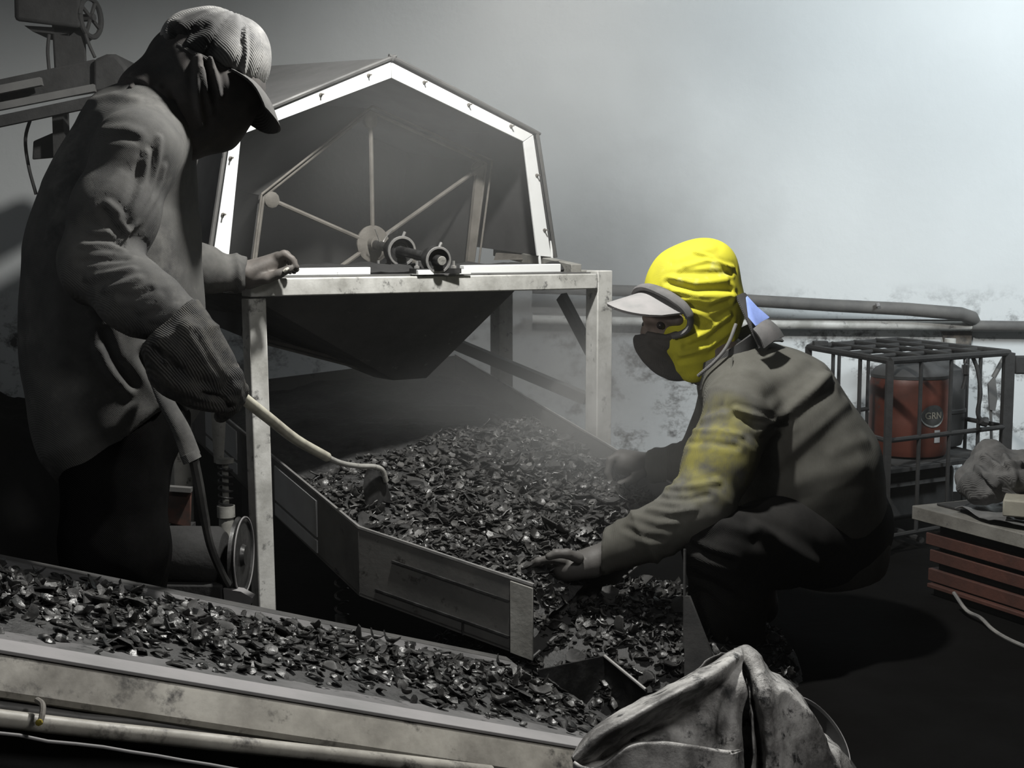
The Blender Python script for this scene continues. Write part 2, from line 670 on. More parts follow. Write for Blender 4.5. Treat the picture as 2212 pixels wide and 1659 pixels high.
slab('floor', ((X0 + X1) / 2, (Y0 + Y1) / 2, -0.05), X1 - X0 + 0.4, Y1 - Y0 + 0.4, 0.1, M['soil'])
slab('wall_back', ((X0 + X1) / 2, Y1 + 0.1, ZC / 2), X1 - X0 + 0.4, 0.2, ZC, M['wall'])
slab('wall_left', (X0 - 0.1, (Y0 + Y1) / 2, ZC / 2), 0.2, Y1 - Y0, ZC, M['plaster'])
slab('wall_right', (X1 + 0.1, (Y0 + Y1) / 2, ZC / 2), 0.2, Y1 - Y0, ZC, M['plaster'])
slab('wall_front', ((X0 + X1) / 2, Y0 - 0.1, ZC / 2), X1 - X0 + 0.4, 0.2, ZC, M['plaster'])
slab('ceiling', ((X0 + X1) / 2, (Y0 + Y1) / 2, ZC + 0.05), X1 - X0 + 0.4, Y1 - Y0 + 0.4, 0.1, M['plaster'])

# ------------------------------------------------------------------ sieving machine on its stand
ZT = 0.88
A0 = P(556, 622, 2.85)
B0 = P(1305, 606, 3.45)
A0.z = B0.z = 0
U = (B0 - A0).normalized()
VB = Vector((-U.y, U.x, 0))
WM = (B0 - A0).length
UP = Vector((0, 0, 1))


def MF(a, b, z):
    return A0 + U * a + VB * b + UP * z


DM = 0.46                     # depth of the stand
mc = thing('sieving_machine', 'dusty white rotary sieving machine with a pointed hood on a tall open stand', 'machine', MF(WM / 2, DM / 2, 0))
for a, b, w in ((0, 0.02, 0.042), (WM, 0.02, 0.052), (0.0, DM, 0.05), (WM, DM, 0.05)):
    bm = BM()
    lean = 0.012 if a == 0 and b < 0.1 else 0
    beam(bm, MF(a + lean, b, 0), MF(a, b, ZT + (0.006 if a else -0.046)), w, w * 0.95, VB)
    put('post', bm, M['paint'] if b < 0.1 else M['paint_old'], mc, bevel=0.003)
for a_, z_ in ((0.03, 1.0), (WM * 0.93, 1.02)):
    bm = BM()
    beam(bm, MF(a_, 1.02, 0), MF(a_, 1.02, z_), 0.045, 0.045, VB)
    put('hood_support', bm, M['soot'], mc)
bm = BM()
beam(bm, MF(-0.02, 0.015, ZT - 0.022), MF(WM - 0.03, 0.015, ZT - 0.022), 0.05, 0.04, UP)
put('front_beam', bm, M['paint'], mc, bevel=0.003)
bm = BM()
beam(bm, MF(-0.02, DM, ZT - 0.022), MF(WM, DM, ZT - 0.022), 0.05, 0.04, UP)
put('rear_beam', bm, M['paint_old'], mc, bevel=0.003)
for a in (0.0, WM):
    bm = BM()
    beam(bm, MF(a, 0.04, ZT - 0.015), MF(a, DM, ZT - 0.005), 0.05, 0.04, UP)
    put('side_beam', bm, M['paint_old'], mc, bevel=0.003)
# dusty deck and the upstanding plates behind the front beam
bm = BM()
hexa(bm, [MF(-0.03, 0.02, ZT - 0.004), MF(WM - 0.03, 0.02, ZT - 0.004), MF(WM - 0.03, DM, ZT - 0.004), MF(-0.03, DM, ZT - 0.004),
          MF(-0.03, 0.02, ZT + 0.001), MF(WM - 0.03, 0.02, ZT + 0.001), MF(WM - 0.03, DM, ZT + 0.006), MF(-0.03, DM, ZT + 0.006)])
put('deck', bm, M['sheet'], mc)
for x0, x1, d0, yb, yt in ((596, 801, 2.93, 606, 577), (1003, 1212, 3.33, 588, 570)):
    pl0 = MF(0, 0.075, 0)
    q = [on_plane(x, y, pl0, VB) for x, y in ((x0, yb + 4), (x1, yb - 5), (x1, yt), (x0, yt + 3))]
    for p in q[:2]:
        p.z = ZT + 0.001
    bm = BM()
    prism(bm, q, VB * 0.022)
    put('deck_plate', bm, M['paint_clean'], mc, bevel=0.002)
# soot lying on the deck: low drift along the plates
bm = BM()
g = []
for i in range(40):
    row = []
    for j in range(8):
        a, b = lerp(0.05, WM - 0.05, i / 39), lerp(0.1, 0.32, j / 7)
        row.append(MF(a, b, ZT + 0.004 + 0.016 * max(0, noise.noise(Vector((a * 14, b * 18, 3)))) + (0.016 if 0 < j < 7 else 0)))
    g.append(row)
shell(bm, g, 0.004)
put('soot_drift', bm, M['soot'], mc)

# hood: bright flange strips facing the room, a fabric-like edge trim, sheet sides running back
HB = 0.24
hp0 = MF(0, HB, 0)
HO = [(461, 548), (501, 277), (845, 134), (1152, 291), (1191, 556)]      # outer outline of the flange
HI = [(495, 552), (521, 291), (846, 168), (1131, 306), (1161, 553)]      # inner outline
ho = [on_plane(x, y, hp0, VB) for x, y in HO]
hi = [on_plane(x, y, hp0, VB) for x, y in HI]
for i in range(4):
    bm = BM()
    e = 0.002
    prism(bm, [lerp(ho[i], ho[i + 1], e), lerp(ho[i], ho[i + 1], 1 - e), lerp(hi[i], hi[i + 1], 1 - e), lerp(hi[i], hi[i + 1], e)], VB * 0.006)
    strip = put('hood_flange', bm, M['paint_clean'], mc, bevel=0.001)
    n = 3 if i in (1, 2) else 2
    for k in range(n):
        t = (k + 0.7) / (n + 0.2)
        c = lerp(lerp(ho[i], ho[i + 1], t), lerp(hi[i], hi[i + 1], t), 0.25)
        o_dir = (lerp(ho[i], ho[i + 1], 0.5) - lerp(hi[i], hi[i + 1], 0.5)).normalized()
        b2 = BM()
        lathe(b2, c - VB * 0.0001, -VB, [(0.0045, 0), (0.0045, 0.004), (0.002, 0.0045), (0.002, 0.016), (0.0, 0.016)], 8)
        put('bolt', b2, M['rodtan'], strip)
cen = MF(WM * 0.42, HB, 0.95)
off = [cen + (p - cen) * 1.0 + ((p - cen).normalized() * 0.012) for p in ho]
trim = []
for i in range(5):
    a, b = off[max(i - 1, 0)], off[min(i + 1, 4)]
    if i in (0, 4):
        trim.append(off[i])
    else:
        for s in (-1, 0, 1):
            q = off[i] + ((off[i - 1] - off[i]).normalized() * 0.03 if s < 0 else (off[i + 1] - off[i]).normalized() * 0.03 if s > 0 else Vector())
            if s == 0:
                q = q - (off[i] - cen).normalized() * 0.006
            trim.append(q)
trim = [p - VB * 0.004 for p in trim]
bm = BM()
tube(bm, curve(trim, 5), 0.0055, 8)
put('hood_edge_trim', bm, M['sheet'], mc)
# sheet metal of the hood (outer skin), rising slightly towards the rear
HL = 0.85
RISE = 0.07
outer = [cen + (p - cen) * 1.02 for p in ho]
M['hoodskin'] = mat('grey_hood_sheet', lin(0.12), lin(0.075), 4, 0.4, 0.7, 0.6, 0.8, bump=0.1)
for i in range(4):
    bm = BM()
    a, b = outer[i], outer[i + 1]
    g = []
    for s in range(7):
        f = s / 6
        g.append([p + VB * (HL * f + 0.006) + UP * (RISE * f) + VB * 0 for p in (a, lerp(a, b, 0.5), b)])
    shell(bm, g, 0.003)
    put('hood_panel', bm, M['hoodskin'], mc)
bm = BM()
prism(bm, [p + VB * HL + UP * RISE for p in outer], VB * 0.004)
put('hood_rear_panel', bm, M['hoodskin'], mc)
# inclined rails that carry the hood past the right post
bm = BM()
beam(bm, P(1245, 582, 3.46), P(1075, 543, 4.0), 0.03, 0.028, UP)
put('hood_rail', bm, M['paint_old'], mc, bevel=0.002)
bm = BM()
prism(bm, [P(1080, 546, 3.86), P(1075, 562, 3.84), P(1152, 560, 3.74), P(1150, 552, 3.74)], VB * 0.02)
put('rail_web', bm, M['rodtan'], mc)
for x0, y0, y1 in ((466, 540, 560), (486, 542, 572), (1166, 548, 575), (1192, 520, 560)):
    bm = BM()
    p0, p1 = on_plane(x0, y0, hp0, VB), on_plane(x0 + 3, y1, hp0, VB)
    p1.z = ZT
    tube(bm, [p0 + VB * 0.003, p1 + VB * 0.003], 0.004, 8)
    put('hood_stud', bm, M['paint_clean'], mc)

# screening drum: frame of rods, flanged hub, shaft running forward to the bearings
DBK = 0.42
dp0 = MF(0, DBK, 0)
hub = on_plane(805, 527, dp0, VB)
verts = [on_plane(x, y, dp0, VB) for x, y in ((569, 424), (800, 240), (1050, 353))]
verts = verts + [hub * 2 - v for v in verts]
for v in verts[3:]:
    v.z = max(v.z, 0.62)
drum = BM()
ring_f = [hub + (v - hub) * 1.015 for v in verts]
for i in range(6):
    a, b = ring_f[i], ring_f[(i + 1) % 6]
    bk = VB * 0.42 + UP * 0.05
    shell(drum, [[a + VB * 0.012, b + VB * 0.012], [a + bk, b + bk]], 0.004)
prism(drum, [v + VB * 0.42 + UP * 0.05 for v in ring_f], VB * 0.004)
drum = put('screen_drum', drum, M['drumin'], mc)
for i in range(6):
    a, b = verts[i], verts[(i + 1) % 6]
    bm = BM()
    tube(bm, [a, b], 0.0048, 8)
    tube(bm, [a - VB * 0.012 + (a - hub) * 0.035, b - VB * 0.012 + (b - hub) * 0.035], 0.003, 8)
    put('rim_rod', bm, M['rodtan'], drum)
    sp = BM()
    e = hub + (a - hub) * 0.93
    tube(sp, [hub + (a - hub).normalized() * 0.03, e], 0.0062, 8)
    put('spoke', sp, M['rodtan'], drum)
    kn = BM()
    lathe(kn, e + VB * 0.012, -VB, [(0.018, 0), (0.021, 0.004), (0.021, 0.016), (0.012, 0.022), (0, 0.022)], 12)
    put('corner_boss', kn, M['rodtan'], drum)
a, b = verts[2], verts[3]
bm = BM()
st = hub + (a - hub) * 0.86
beam(bm, st, hub + (a - hub) * 0.97, 0.012, 0.03, VB)
beam(bm, lerp(a, hub, 0.06), lerp(a, b, 0.9) + (hub - a) * 0.03, 0.024, 0.012, VB)
put('corner_channel', bm, M['rodtan'], drum)
bm = BM()
lathe(bm, hub + VB * 0.004, -VB, [(0.046, 0), (0.05, 0.002), (0.05, 0.008), (0.046, 0.010), (0.02, 0.010), (0.02, 0.03), (0.0, 0.03)], 32)
put('hub_flange', bm, M['rodtan'], drum)
sh_end = P(952, 563, 3.1)
ax = (sh_end - hub).normalized()
bm = BM()
tube(bm, [hub, sh_end + ax * 0.006], 0.0125, 16)
put('shaft', bm, M['grease'], mc)
bm = BM()
for k, (dx, dy) in enumerate(((30, -40), (-22, -45))):
    c0 = lerp(hub, sh_end, 0.14)
    tube(bm, curve([c0, c0 + U * (0.012 - 0.02 * k) + UP * 0.02, c0 + U * (0.03 - 0.055 * k) + UP * 0.045 - VB * 0.01], 5), 0.0016, 6)
put('tie_wire', bm, M['bright'], mc)
for t, R in ((0.42, 0.038), (0.93, 0.032)):
    c = lerp(hub, sh_end, t)
    bm = BM()
    lathe(bm, c - ax * 0.02, ax, [(R * 0.8, 0), (R, 0.006), (R, 0.03), (R * 0.86, 0.036), (R * 0.8, 0.036), (R * 0.72, 0.03), (R * 0.55, 0.03), (R * 0.5, 0.026), (0.013, 0.026)], 32)
    hb = put('bearing_housing', bm, M['grease'], mc)
    bm = BM()
    lathe(bm, c - ax * 0.018, ax, [(R * 0.83, 0.0345), (R * 1.0, 0.0345), (R * 1.02, 0.037), (R * 0.98, 0.0395), (R * 0.85, 0.0395)], 32, closed=True)
    put('bearing_ring', bm, M['bright'], hb)
    bm = BM()
    s_ = ax.cross(UP).normalized()
    zb = ZT + 0.004
    box(bm, Vector((c.x, c.y, (c.z - R * 0.5 + zb) / 2)), R * 1.5, 0.03, max(0.01, c.z - R * 0.5 - zb), (s_, Vector((ax.x, ax.y, 0)).normalized(), UP))
    box(bm, Vector((c.x, c.y, zb + 0.006)), R * 3.8, 0.034, 0.012, (s_, Vector((ax.x, ax.y, 0)).normalized(), UP))
    put('bearing_foot', bm, M['grease'], hb)
    bm = BM()
    tube(bm, [c + UP * (R * 0.9) - s_ * 0.01, c + UP * (R * 1.25) - s_ * 0.016], 0.004, 8)
    put('grease_nipple', bm, M['bright'], hb)
    for s in (-1, 1):
        bm = BM()
        lathe(bm, Vector((c.x, c.y, zb + 0.012)) + s_ * (s * R * 1.5), UP, [(0.007, 0), (0.007, 0.006), (0.0035, 0.007), (0.0035, 0.018), (0, 0.018)], 6)
        put('foot_bolt', bm, M['bright'], hb)
bm = BM()
lathe(bm, sh_end - ax * 0.004, ax, [(0.0112, 0), (0.0112, 0.012), (0.010, 0.013), (0, 0.013)], 20)
put('shaft_end', bm, M['paint_old'], mc)
for dx in (-0.03, 0.06):
    bm = BM()
    box(bm, lerp(hub, sh_end, 0.93) + U * dx * 1.2 + UP * (ZT + 0.007 - lerp(hub, sh_end, 0.93).z), 0.045, 0.03, 0.012, (U, VB, UP))
    put('packing_plate', bm, M['paint_clean'], mc, bevel=0.001)

# discharge hopper below the deck
M['hopper'] = mat('grey_hopper_sheet', lin(0.075), lin(0.05), 5, 0.4, 0.65, 0.6, 0.8, bump=0.15, c3=lin(0.16), s3=18, lo3=0.63, hi3=0.72)
top = [MF(0.03, 0.1, ZT - 0.045), MF(0.78, 0.1, ZT - 0.045), MF(0.78, 0.75, ZT - 0.03), MF(0.03, 0.75, ZT - 0.03)]
bc = P(865, 815, 3.5)
bot = [bc + U * s * 0.05 + VB * t * 0.05 for s, t in ((-1, -1), (1, -1), (1, 1), (-1, 1))]
for i in range(4):
    bm = BM()
    j = (i + 1) % 4
    shell(bm, [[top[i], lerp(top[i], top[j], 0.5), top[j]], [bot[i], lerp(bot[i], bot[j], 0.5), bot[j]]], 0.003)
    put('hopper_side', bm, M['hopper'], mc)
bm = BM()
beam(bm, P(1015, 690, 3.52), P(905, 768, 3.45), 0.006, 0.02, UP)
put('hopper_flange', bm, M['paint_old'], mc)
bm = BM()
tube(bm, [P(840, 745, 3.38), P(854, 790, 3.42)], 0.004, 6)
put('hopper_rib', bm, M['sheet'], mc)
bm = BM()
beam(bm, P(965, 735, 3.72), P(1268, 862, 3.50), 0.03, 0.03, UP)
put('cross_brace', bm, M['hopper'], mc)
bm = BM()
beam(bm, P(1213, 640, 3.6), P(1292, 790, 3.5), 0.02, 0.03, VB)
put('corner_brace', bm, M['hopper'], mc)

# ------------------------------------------------------------------ feed chute
M['chute'] = mat('sooty_chute_steel', lin(0.11, (1, 0.98, 0.93)), lin(0.065), 7, 0.42, 0.68, 0.42, 0.6, bump=0.12, c3=lin(0.035, (1, 0.95, 0.88)), s3=22, lo3=0.6, hi3=0.7)
Q0 = P(409, 840, 3.78)
Q1 = P(774, 1141, 2.75)
E1 = P(1152, 1266, 2.62)
R1 = P(1462, 1050, 3.12)
R0 = P(985, 768, 3.95)
ch = thing('feed_chute', 'long low steel chute filled with charred shells running from under the machine', 'chute', (0.0, 3.1, 0.0))
DRP = lambda p, h: Vector((p.x, p.y, p.z - h))


def plate(p0, p1, h0, h1, th, m, name, lip=0.0):
    d = (p1 - p0)
    n = Vector((d.y, -d.x, 0)).normalized()
    bm = BM()
    hexa(bm, [DRP(p0, h0), DRP(p1, h1), DRP(p1, h1) - n * th, DRP(p0, h0) - n * th, p0, p1, p1 - n * th, p0 - n * th])
    o = put(name, bm, m, ch, bevel=0.001)
    if lip:
        b2 = BM()
        beam(b2, p0 + UP * 0.002 - n * th / 2, p1 + UP * 0.002 - n * th / 2, th + lip, 0.005, UP)
        put('rubbed_edge', b2, M['bright'], o)
    return o


sp = plate(Q0, Q1, 0.137, 0.15, 0.004, M['sheet'], 'side_panel', 0.002)
nL = Vector(((Q1 - Q0).y, -(Q1 - Q0).x, 0)).normalized()
M['chpanel'] = mat('bluish_grey_panel', lin(0.36, (0.97, 0.99, 1)), lin(0.26), 5, 0.4, 0.7, 0.55, bump=0.1)
for t0, t1, h0, h1 in ((0.13, 0.35, 0.008, 0.086), (0.13, 0.35, 0.095, 0.125), (0.43, 0.53, 0.012, 0.095), (0.43, 0.53, 0.103, 0.13), (0.585, 0.81, 0.014, 0.1), (0.585, 0.81, 0.108, 0.138)):
    a, b = lerp(Q0, Q1, t0), lerp(Q0, Q1, t1)
    bm = BM()
    prism(bm, [DRP(a, h1), DRP(b, h1), DRP(b, h0), DRP(a, h0)], nL * 0.004)
    put('side_patch', bm, M['chpanel'], sp, bevel=0.001)
fp = plate(Q1, E1, 0.15, 0.158, 0.004, M['chute'], 'front_panel', 0.003)
nF = Vector(((E1 - Q1).y, -(E1 - Q1).x, 0)).normalized()
bm = BM()
a, b = lerp(Q1, E1, 0.875), lerp(Q1, E1, 1.0)
prism(bm, [DRP(a, 0.157), DRP(b, 0.158), DRP(b, 0.004), DRP(a, 0.004)], nF * 0.004)
put('end_strip', bm, M['paint_old'], fp, bevel=0.001)
for h, t0, t1 in ((0.047, 0.2, 0.87), (0.122, 0.1, 0.87)):
    bm = BM()
    a, b = lerp(Q1, E1, t0), lerp(Q1, E1, t1)
    beam(bm, DRP(a, h) + nF * 0.002, DRP(b, h * 1.02) + nF * 0.002, 0.004, 0.004, UP)
    put('weld_seam', bm, M['grease'], fp)
bm = BM()
a = lerp(Q1, E1, 0.61)
beam(bm, DRP(a, 0.123) + nF * 0.002, DRP(a, 0.155) + nF * 0.002, 0.003, 0.003, nF)
put('weld_seam', bm, M['grease'], fp)
rp = plate(R1, R0, 0.12, 0.12, 0.004, M['sheet'], 'side_panel', 0.002)
bm = BM()
pts = [Q0, Q1, E1, R1, R0]
hs = [0.13, 0.142, 0.150, 0.115, 0.115]
prism(bm, [DRP(p, h) for p, h in zip(pts, hs)], Vector((0, 0, -0.004)))
put('bed_plate', bm, M['sheet'], ch)
bm = BM()
shell(bm, [[Q0, R0], [DRP(Q0, 0.13), DRP(R0, 0.115)]], 0.004)
put('rear_panel', bm, M['sheet'], ch)
for p, zt in ((lerp(Q0, Q1, 0.10) , None), (DRP(lerp(R1, R0, 0.15), 0.12), None), (lerp(Q1, E1, 0.35), None), (DRP(lerp(R1, R0, 0.75), 0.12), None)):
    top_z = DRP(p, 0.152).z if p.z > 0.4 or p.y < 2.9 else p.z
    inn = Vector((0.1, 0.18, 0)) if p.x < 0.2 else Vector((-0.06, 0.0, 0))
    q = Vector((p.x, p.y, 0)) + inn
    bm = BM()
    beam(bm, q, Vector((q.x, q.y, top_z - 0.01)), 0.05, 0.05, Vector((0, 1, 0)))
    put('stand_leg', bm, M['soot'], ch, bevel=0.002)
# spring mount beside the left post
s0 = P(486, 1000, 3.12)
zs = [s0.z, P(486, 1092, 3.12).z]
bm = BM()
prism(bm, [P(455, 874, 3.14), P(483, 905, 3.14), P(478, 1000, 3.13), P(462, 1000, 3.13)], Vector((0.004, 0.008, 0)))
put('spring_bracket', bm, M['paint_old'], ch)
bm = BM()
hel = []
for i in range(97):
    t = i / 96
    hel.append(Vector((s0.x + 0.016 * cos(t * 12 * pi), s0.y + 0.016 * sin(t * 12 * pi), lerp(zs[0], zs[1], t))))
tube(bm, hel, 0.0032, 6)
spr = put('coil_spring', bm, M['grease'], ch)
bm = BM()
lathe(bm, Vector((s0.x, s0.y, 0)), UP, [(0.03, 0), (0.03, 0.01), (0.018, 0.012), (0.018, zs[1] - 0.03), (0.022, zs[1] - 0.028), (0.022, zs[1]), (0.008, zs[1]), (0.008, zs[0]), (0.022, zs[0]), (0.022, zs[0] + 0.01), (0, zs[0] + 0.01)], 16)
put('spring_post', bm, M['paint_old'], ch)
s1 = P(738, 1300, 2.86)
bm = BM()
hel = [Vector((s1.x + 0.014 * cos(i * pi / 8), s1.y + 0.014 * sin(i * pi / 8), lerp(0.24, 0.12, i / 64))) for i in range(65)]
tube(bm, hel, 0.003, 6)
put('coil_spring', bm, M['grease'], ch)
bm = BM()
lathe(bm, Vector((s1.x, s1.y, 0)), UP, [(0.03, 0), (0.03, 0.008), (0.016, 0.01), (0.016, 0.12), (0, 0.12)], 14)
put('spring_post', bm, M['grease'], ch)

# guide plates at the chute mouth
bm = BM()
ga, gb_, gc = P(1165, 1447, 2.50), P(1306, 1417, 2.58), P(1395, 1490, 2.46)
for p_, q_ in ((ga, gb_), (gb_, gc)):
    n_ = Vector((-(q_ - p_).y, (q_ - p_).x, 0)).normalized() * 0.004
    prism(bm, [p_, q_, Vector((q_.x, q_.y, 0.0)), Vector((p_.x, p_.y, 0.0))], n_)
o = put('guide_plate', bm, M['grease'], None)
tag(o, 'dark bent steel plate with a bright top edge below the chute mouth', 'metal plate')
b2 = BM()
tube(b2, [gb_, lerp(gb_, gc, 0.5), gc], 0.0035, 8)
put('bare_edge', b2, M['bright'], o)
bm = BM()
prism(bm, [P(1478, 1288, 2.60), P(1488, 1288, 2.60), P(1537, 1414, 2.57), P(1532, 1500, 2.57), P(1478, 1500, 2.58)], Vector((0.004, 0.004, 0)))
tube(bm, [P(1479, 1186, 2.62), P(1478, 1400, 2.60)], 0.003, 6)
o = put('guide_plate', bm, M['sooty'], None)
tag(o, 'upright pointed grey steel plate in front of the squatting worker\'s knee', 'metal plate')

# ------------------------------------------------------------------ belt conveyor in front
BP0 = P(0, 1212, 2.1)
BD = Vector((1.82, 1.0, -0.70)).normalized()
BW = Vector((1.0, -1.82, 0)).normalized()
BN = BD.cross(BW).normalized()
if BN.z < 0:
    BN = -BN


def belt_pt(px, py):
    q = on_plane(px, py, BP0, BN)
    return q, (q - BP0).dot(BD), (q - BP0).dot(BW)


_, s_a, bw = belt_pt(0, 1393)
_, s_b, bw2 = belt_pt(1160, 1590)
S0, S1 = -1.1, 1.02
print('BELT width', bw, bw2, 's', s_a, s_b)


def BL(s, w, n=0.0):
    return BP0 + BD * s + BW * w + BN * n


cv = thing('belt_conveyor', 'inclined belt conveyor with a cream side rail carrying charred shells in front', 'conveyor', (BL(0.2, 0.2).x, BL(0.2, 0.2).y, 0))
bm = BM()
g = []
for i in range(30):
    s = lerp(S0, S1, i / 29)
    g.append([BL(s, lerp(-0.02, bw + 0.02, j / 8), 0.012 * abs(j / 4 - 1) ** 2 - 0.012) for j in range(9)])
shell(bm, g, 0.008)
put('belt', bm, M['belt'], cv)


def extr(name, prof, m, s0=S0, s1=S1, parent=None, bev=0.001, seg=1):
    bm = BM()
    ra = [bm.verts.new(BL(s0, bw + w, n)) for w, n in prof]
    rb = [bm.verts.new(BL(s1, bw + w, n)) for w, n in prof]
    k = len(prof)
    for i in range(k):
        bm.faces.new([ra[i], ra[(i + 1) % k], rb[(i + 1) % k], rb[i]])
    bm.faces.new(list(reversed(ra)))
    bm.faces.new(rb)
    return put(name, bm, m, parent or cv, bevel=bev)


extr('belt_skirt', [(0.0, 0.003), (0.056, 0.003), (0.056, 0.008), (0.0, 0.008)], M['lip'])
extr('side_rail', [(0.05, 0.002), (0.057, 0.001), (0.061, -0.004), (0.080, -0.034), (0.078, -0.042), (0.055, -0.055), (-0.02, -0.075), (-0.02, -0.07), (0.048, -0.05)], M['beltside'])
extr('far_rail', [(-bw - 0.03, 0.006), (-bw - 0.002, 0.004), (-bw - 0.002, -0.002), (-bw - 0.026, -0.002), (-bw - 0.026, -0.06), (-bw - 0.03, -0.06)], M['sooty'])
extr('under_tray', [(-0.02, -0.085), (0.02, -0.085), (0.022, -0.2), (-bw - 0.02, -0.2), (-bw - 0.02, -0.19), (0.0, -0.19)], M['soot'])
for pa, pb, r, m, nm in (((0, 1527, 1.49), (900, 1640, 1.78), 0.007, 'sheet', 'return_bar'), ((0, 1553, 1.465), (1060, 1668, 1.77), 0.0105, 'beltside', 'lower_rail'), ((0, 1584, 1.45), (560, 1668, 1.57), 0.0022, 'lip', 'edge_rod')):
    a, b = P(*pa), P(*pb)
    a = a - (b - a) * 0.45
    pts = [lerp(a, b, i / 14) + UP * 0.004 * noise.noise(Vector((i * 0.7, r * 99, 0))) for i in range(15)]
    bm = BM()
    tube(bm, pts, r, 10, 1.0)
    put(nm, bm, M[m], cv)
bm = BM()
c = P(80, 1512, 1.49)
tube(bm, curve([c, P(92, 1522, 1.475), P(91, 1545, 1.463), P(86, 1562, 1.457)], 4), 0.0035, 8)
cl = put('rail_clip', bm, M['rodtan'], cv)
bm = BM()
lathe(bm, P(86, 1560, 1.454), Vector((0, -1, 0.2)), [(0.004, 0), (0.004, 0.004), (0, 0.005)], 8)
put('brass_stud', bm, mat('brass', lin(0.7, (1, 0.8, 0.15)), rough=0.3, metal=0.8), cl, label='small yellow brass stud')
for s in (-0.75, 0.05, 0.75):
    for w in (0.02, -bw):
        q = BL(s, bw + w, -0.2)
        bm = BM()
        beam(bm, Vector((q.x, q.y, 0)), q, 0.05, 0.04, Vector((0, 1, 0)))
        put('stand_leg', bm, M['soot'], cv, bevel=0.002)
for i in range(5):
    s = lerp(S0 + 0.1, S1 - 0.1, i / 4)
    bm = BM()
    tube(bm, [BL(s, 0.0, -0.05), BL(s, bw, -0.05)], 0.03, 16)
    put('idler_roller', bm, M['grease'], cv)
bm = BM()
prism(bm, [P(1163, 1600, 2.3), P(1180, 1545, 2.32), P(1205, 1540, 2.34), P(1222, 1600, 2.33), P(1215, 1660, 2.33), P(1160, 1660, 2.3)], Vector((0, 0.012, 0.004)))
put('tail_bracket', bm, mat('rusty_bracket', lin(0.06, (1, 0.75, 0.6)), lin(0.03), 20, rough=0.8), cv, label='rusty bracket')
# ------------------------------------------------------------------ charred shell fragments
def shard_mesh(name, seed, n=9, curv=0.9, jag=0.32, elong=1.0):
    """Curved broken piece of shell, about 1 across: jagged outline, real thickness."""
    r = random.Random(seed)
    rim = [(1 + r.uniform(-jag, jag * 0.6)) * 0.5 for _ in range(n)]
    th = 0.085
    bm = BM()
    def pt(k, f, side):
        a = 2 * pi * k / n
        x, y = cos(a) * rim[k] * f * elong, sin(a) * rim[k] * f
        z = -curv * (x * x + y * y * 0.8) + 0.03 * sin(5 * x + seed) + (th / 2) * side
        return Vector((x, y, z))
    T, Bt = [], []
    ct, cb = bm.verts.new((0, 0, th / 2)), bm.verts.new((0, 0, -th / 2))
    for f in (0.55, 1.0):
        T.append([bm.verts.new(pt(k, f, 1)) for k in range(n)])
        Bt.append([bm.verts.new(pt(k, f, -1)) for k in range(n)])
    for k in range(n):
        k2 = (k + 1) % n
        bm.faces.new([ct, T[0][k], T[0][k2]])
        bm.faces.new([cb, Bt[0][k2], Bt[0][k]])
        bm.faces.new([T[0][k], T[1][k], T[1][k2], T[0][k2]])
        bm.faces.new([Bt[0][k2], Bt[1][k2], Bt[1][k], Bt[0][k]])
        bm.faces.new([T[1][k], Bt[1][k], Bt[1][k2], T[1][k2]])
    bmesh.ops.recalc_face_normals(bm, faces=bm.faces)
    me = bpy.data.meshes.new(name)
    bm.to_mesh(me)
    bm.free()
    me.polygons.foreach_set('use_smooth', [True] * len(me.polygons))
    me.set_sharp_from_angle(angle=radians(35))
    me.materials.append(M['char'])
    return me


PROTO = [shard_mesh('shell_fragment', i, n=7 + i % 4, curv=[0.5, 0.9, 0.3, 1.2][i % 4], jag=0.3 + 0.05 * (i % 3), elong=[1, 1.5, 1.2, 1.9][(i // 2) % 4]) for i in range(10)]


def rnd_rot(tilt):
    a = random.uniform(0, 2 * pi)
    return Matrix.Rotation(random.gauss(0, tilt), 3, 'X') @ Matrix.Rotation(random.gauss(0, tilt), 3, 'Y') @ Matrix.Rotation(a, 3, 'Z') @ Matrix.Diagonal((1, 1, random.choice((1, 1, -1))))


def shards(spots, label, group):
    for p, s, R in spots:
        o = bpy.data.objects.new('shell_fragment', random.choice(PROTO))
        COL.objects.link(o)
        o.matrix_world = Matrix.Translation(p) @ R.to_4x4() @ Matrix.Scale(s, 4)
        tag(o, label, 'charcoal', group)


PV = []
for me in PROTO:
    co = np.empty(len(me.vertices) * 3)
    me.vertices.foreach_get('co', co)
    PV.append((co.reshape(-1, 3), [tuple(p.vertices) for p in me.polygons]))


def shard_mass(bm_verts, bm_faces, spots):
    for p, s, R in spots:
        co, fc = random.choice(PV)
        b = len(bm_verts)
        A = np.array(R) * s
        bm_verts.extend((co @ A.T + np.array(p)).tolist())
        bm_faces.extend([tuple(i + b for i in f) for f in fc])


def mass(name, verts, faces, label, mats, cat='charcoal', nbed=0):
    me = bpy.data.meshes.new(name)
    me.from_pydata(verts, [], faces)
    me.update()
    o = put(name, me, None, smooth=35)
    for m in mats:
        me.materials.append(m)
    if nbed:
        mi = np.ones(len(me.polygons), dtype=np.int32)
        mi[:nbed] = 0
        me.polygons.foreach_set('material_index', mi)
    tag(o, label, cat, kind='stuff')
    return o


# --- on the belt
def belt_h(s, w):
    t = w / bw
    e = max(0.0, 1 - abs(t - 0.47) / 0.46)
    lump = 0.5 + 0.5 * noise.noise(Vector((s * 7, w * 9, 1.0)))
    return e * (0.010 + 0.022 * lump)


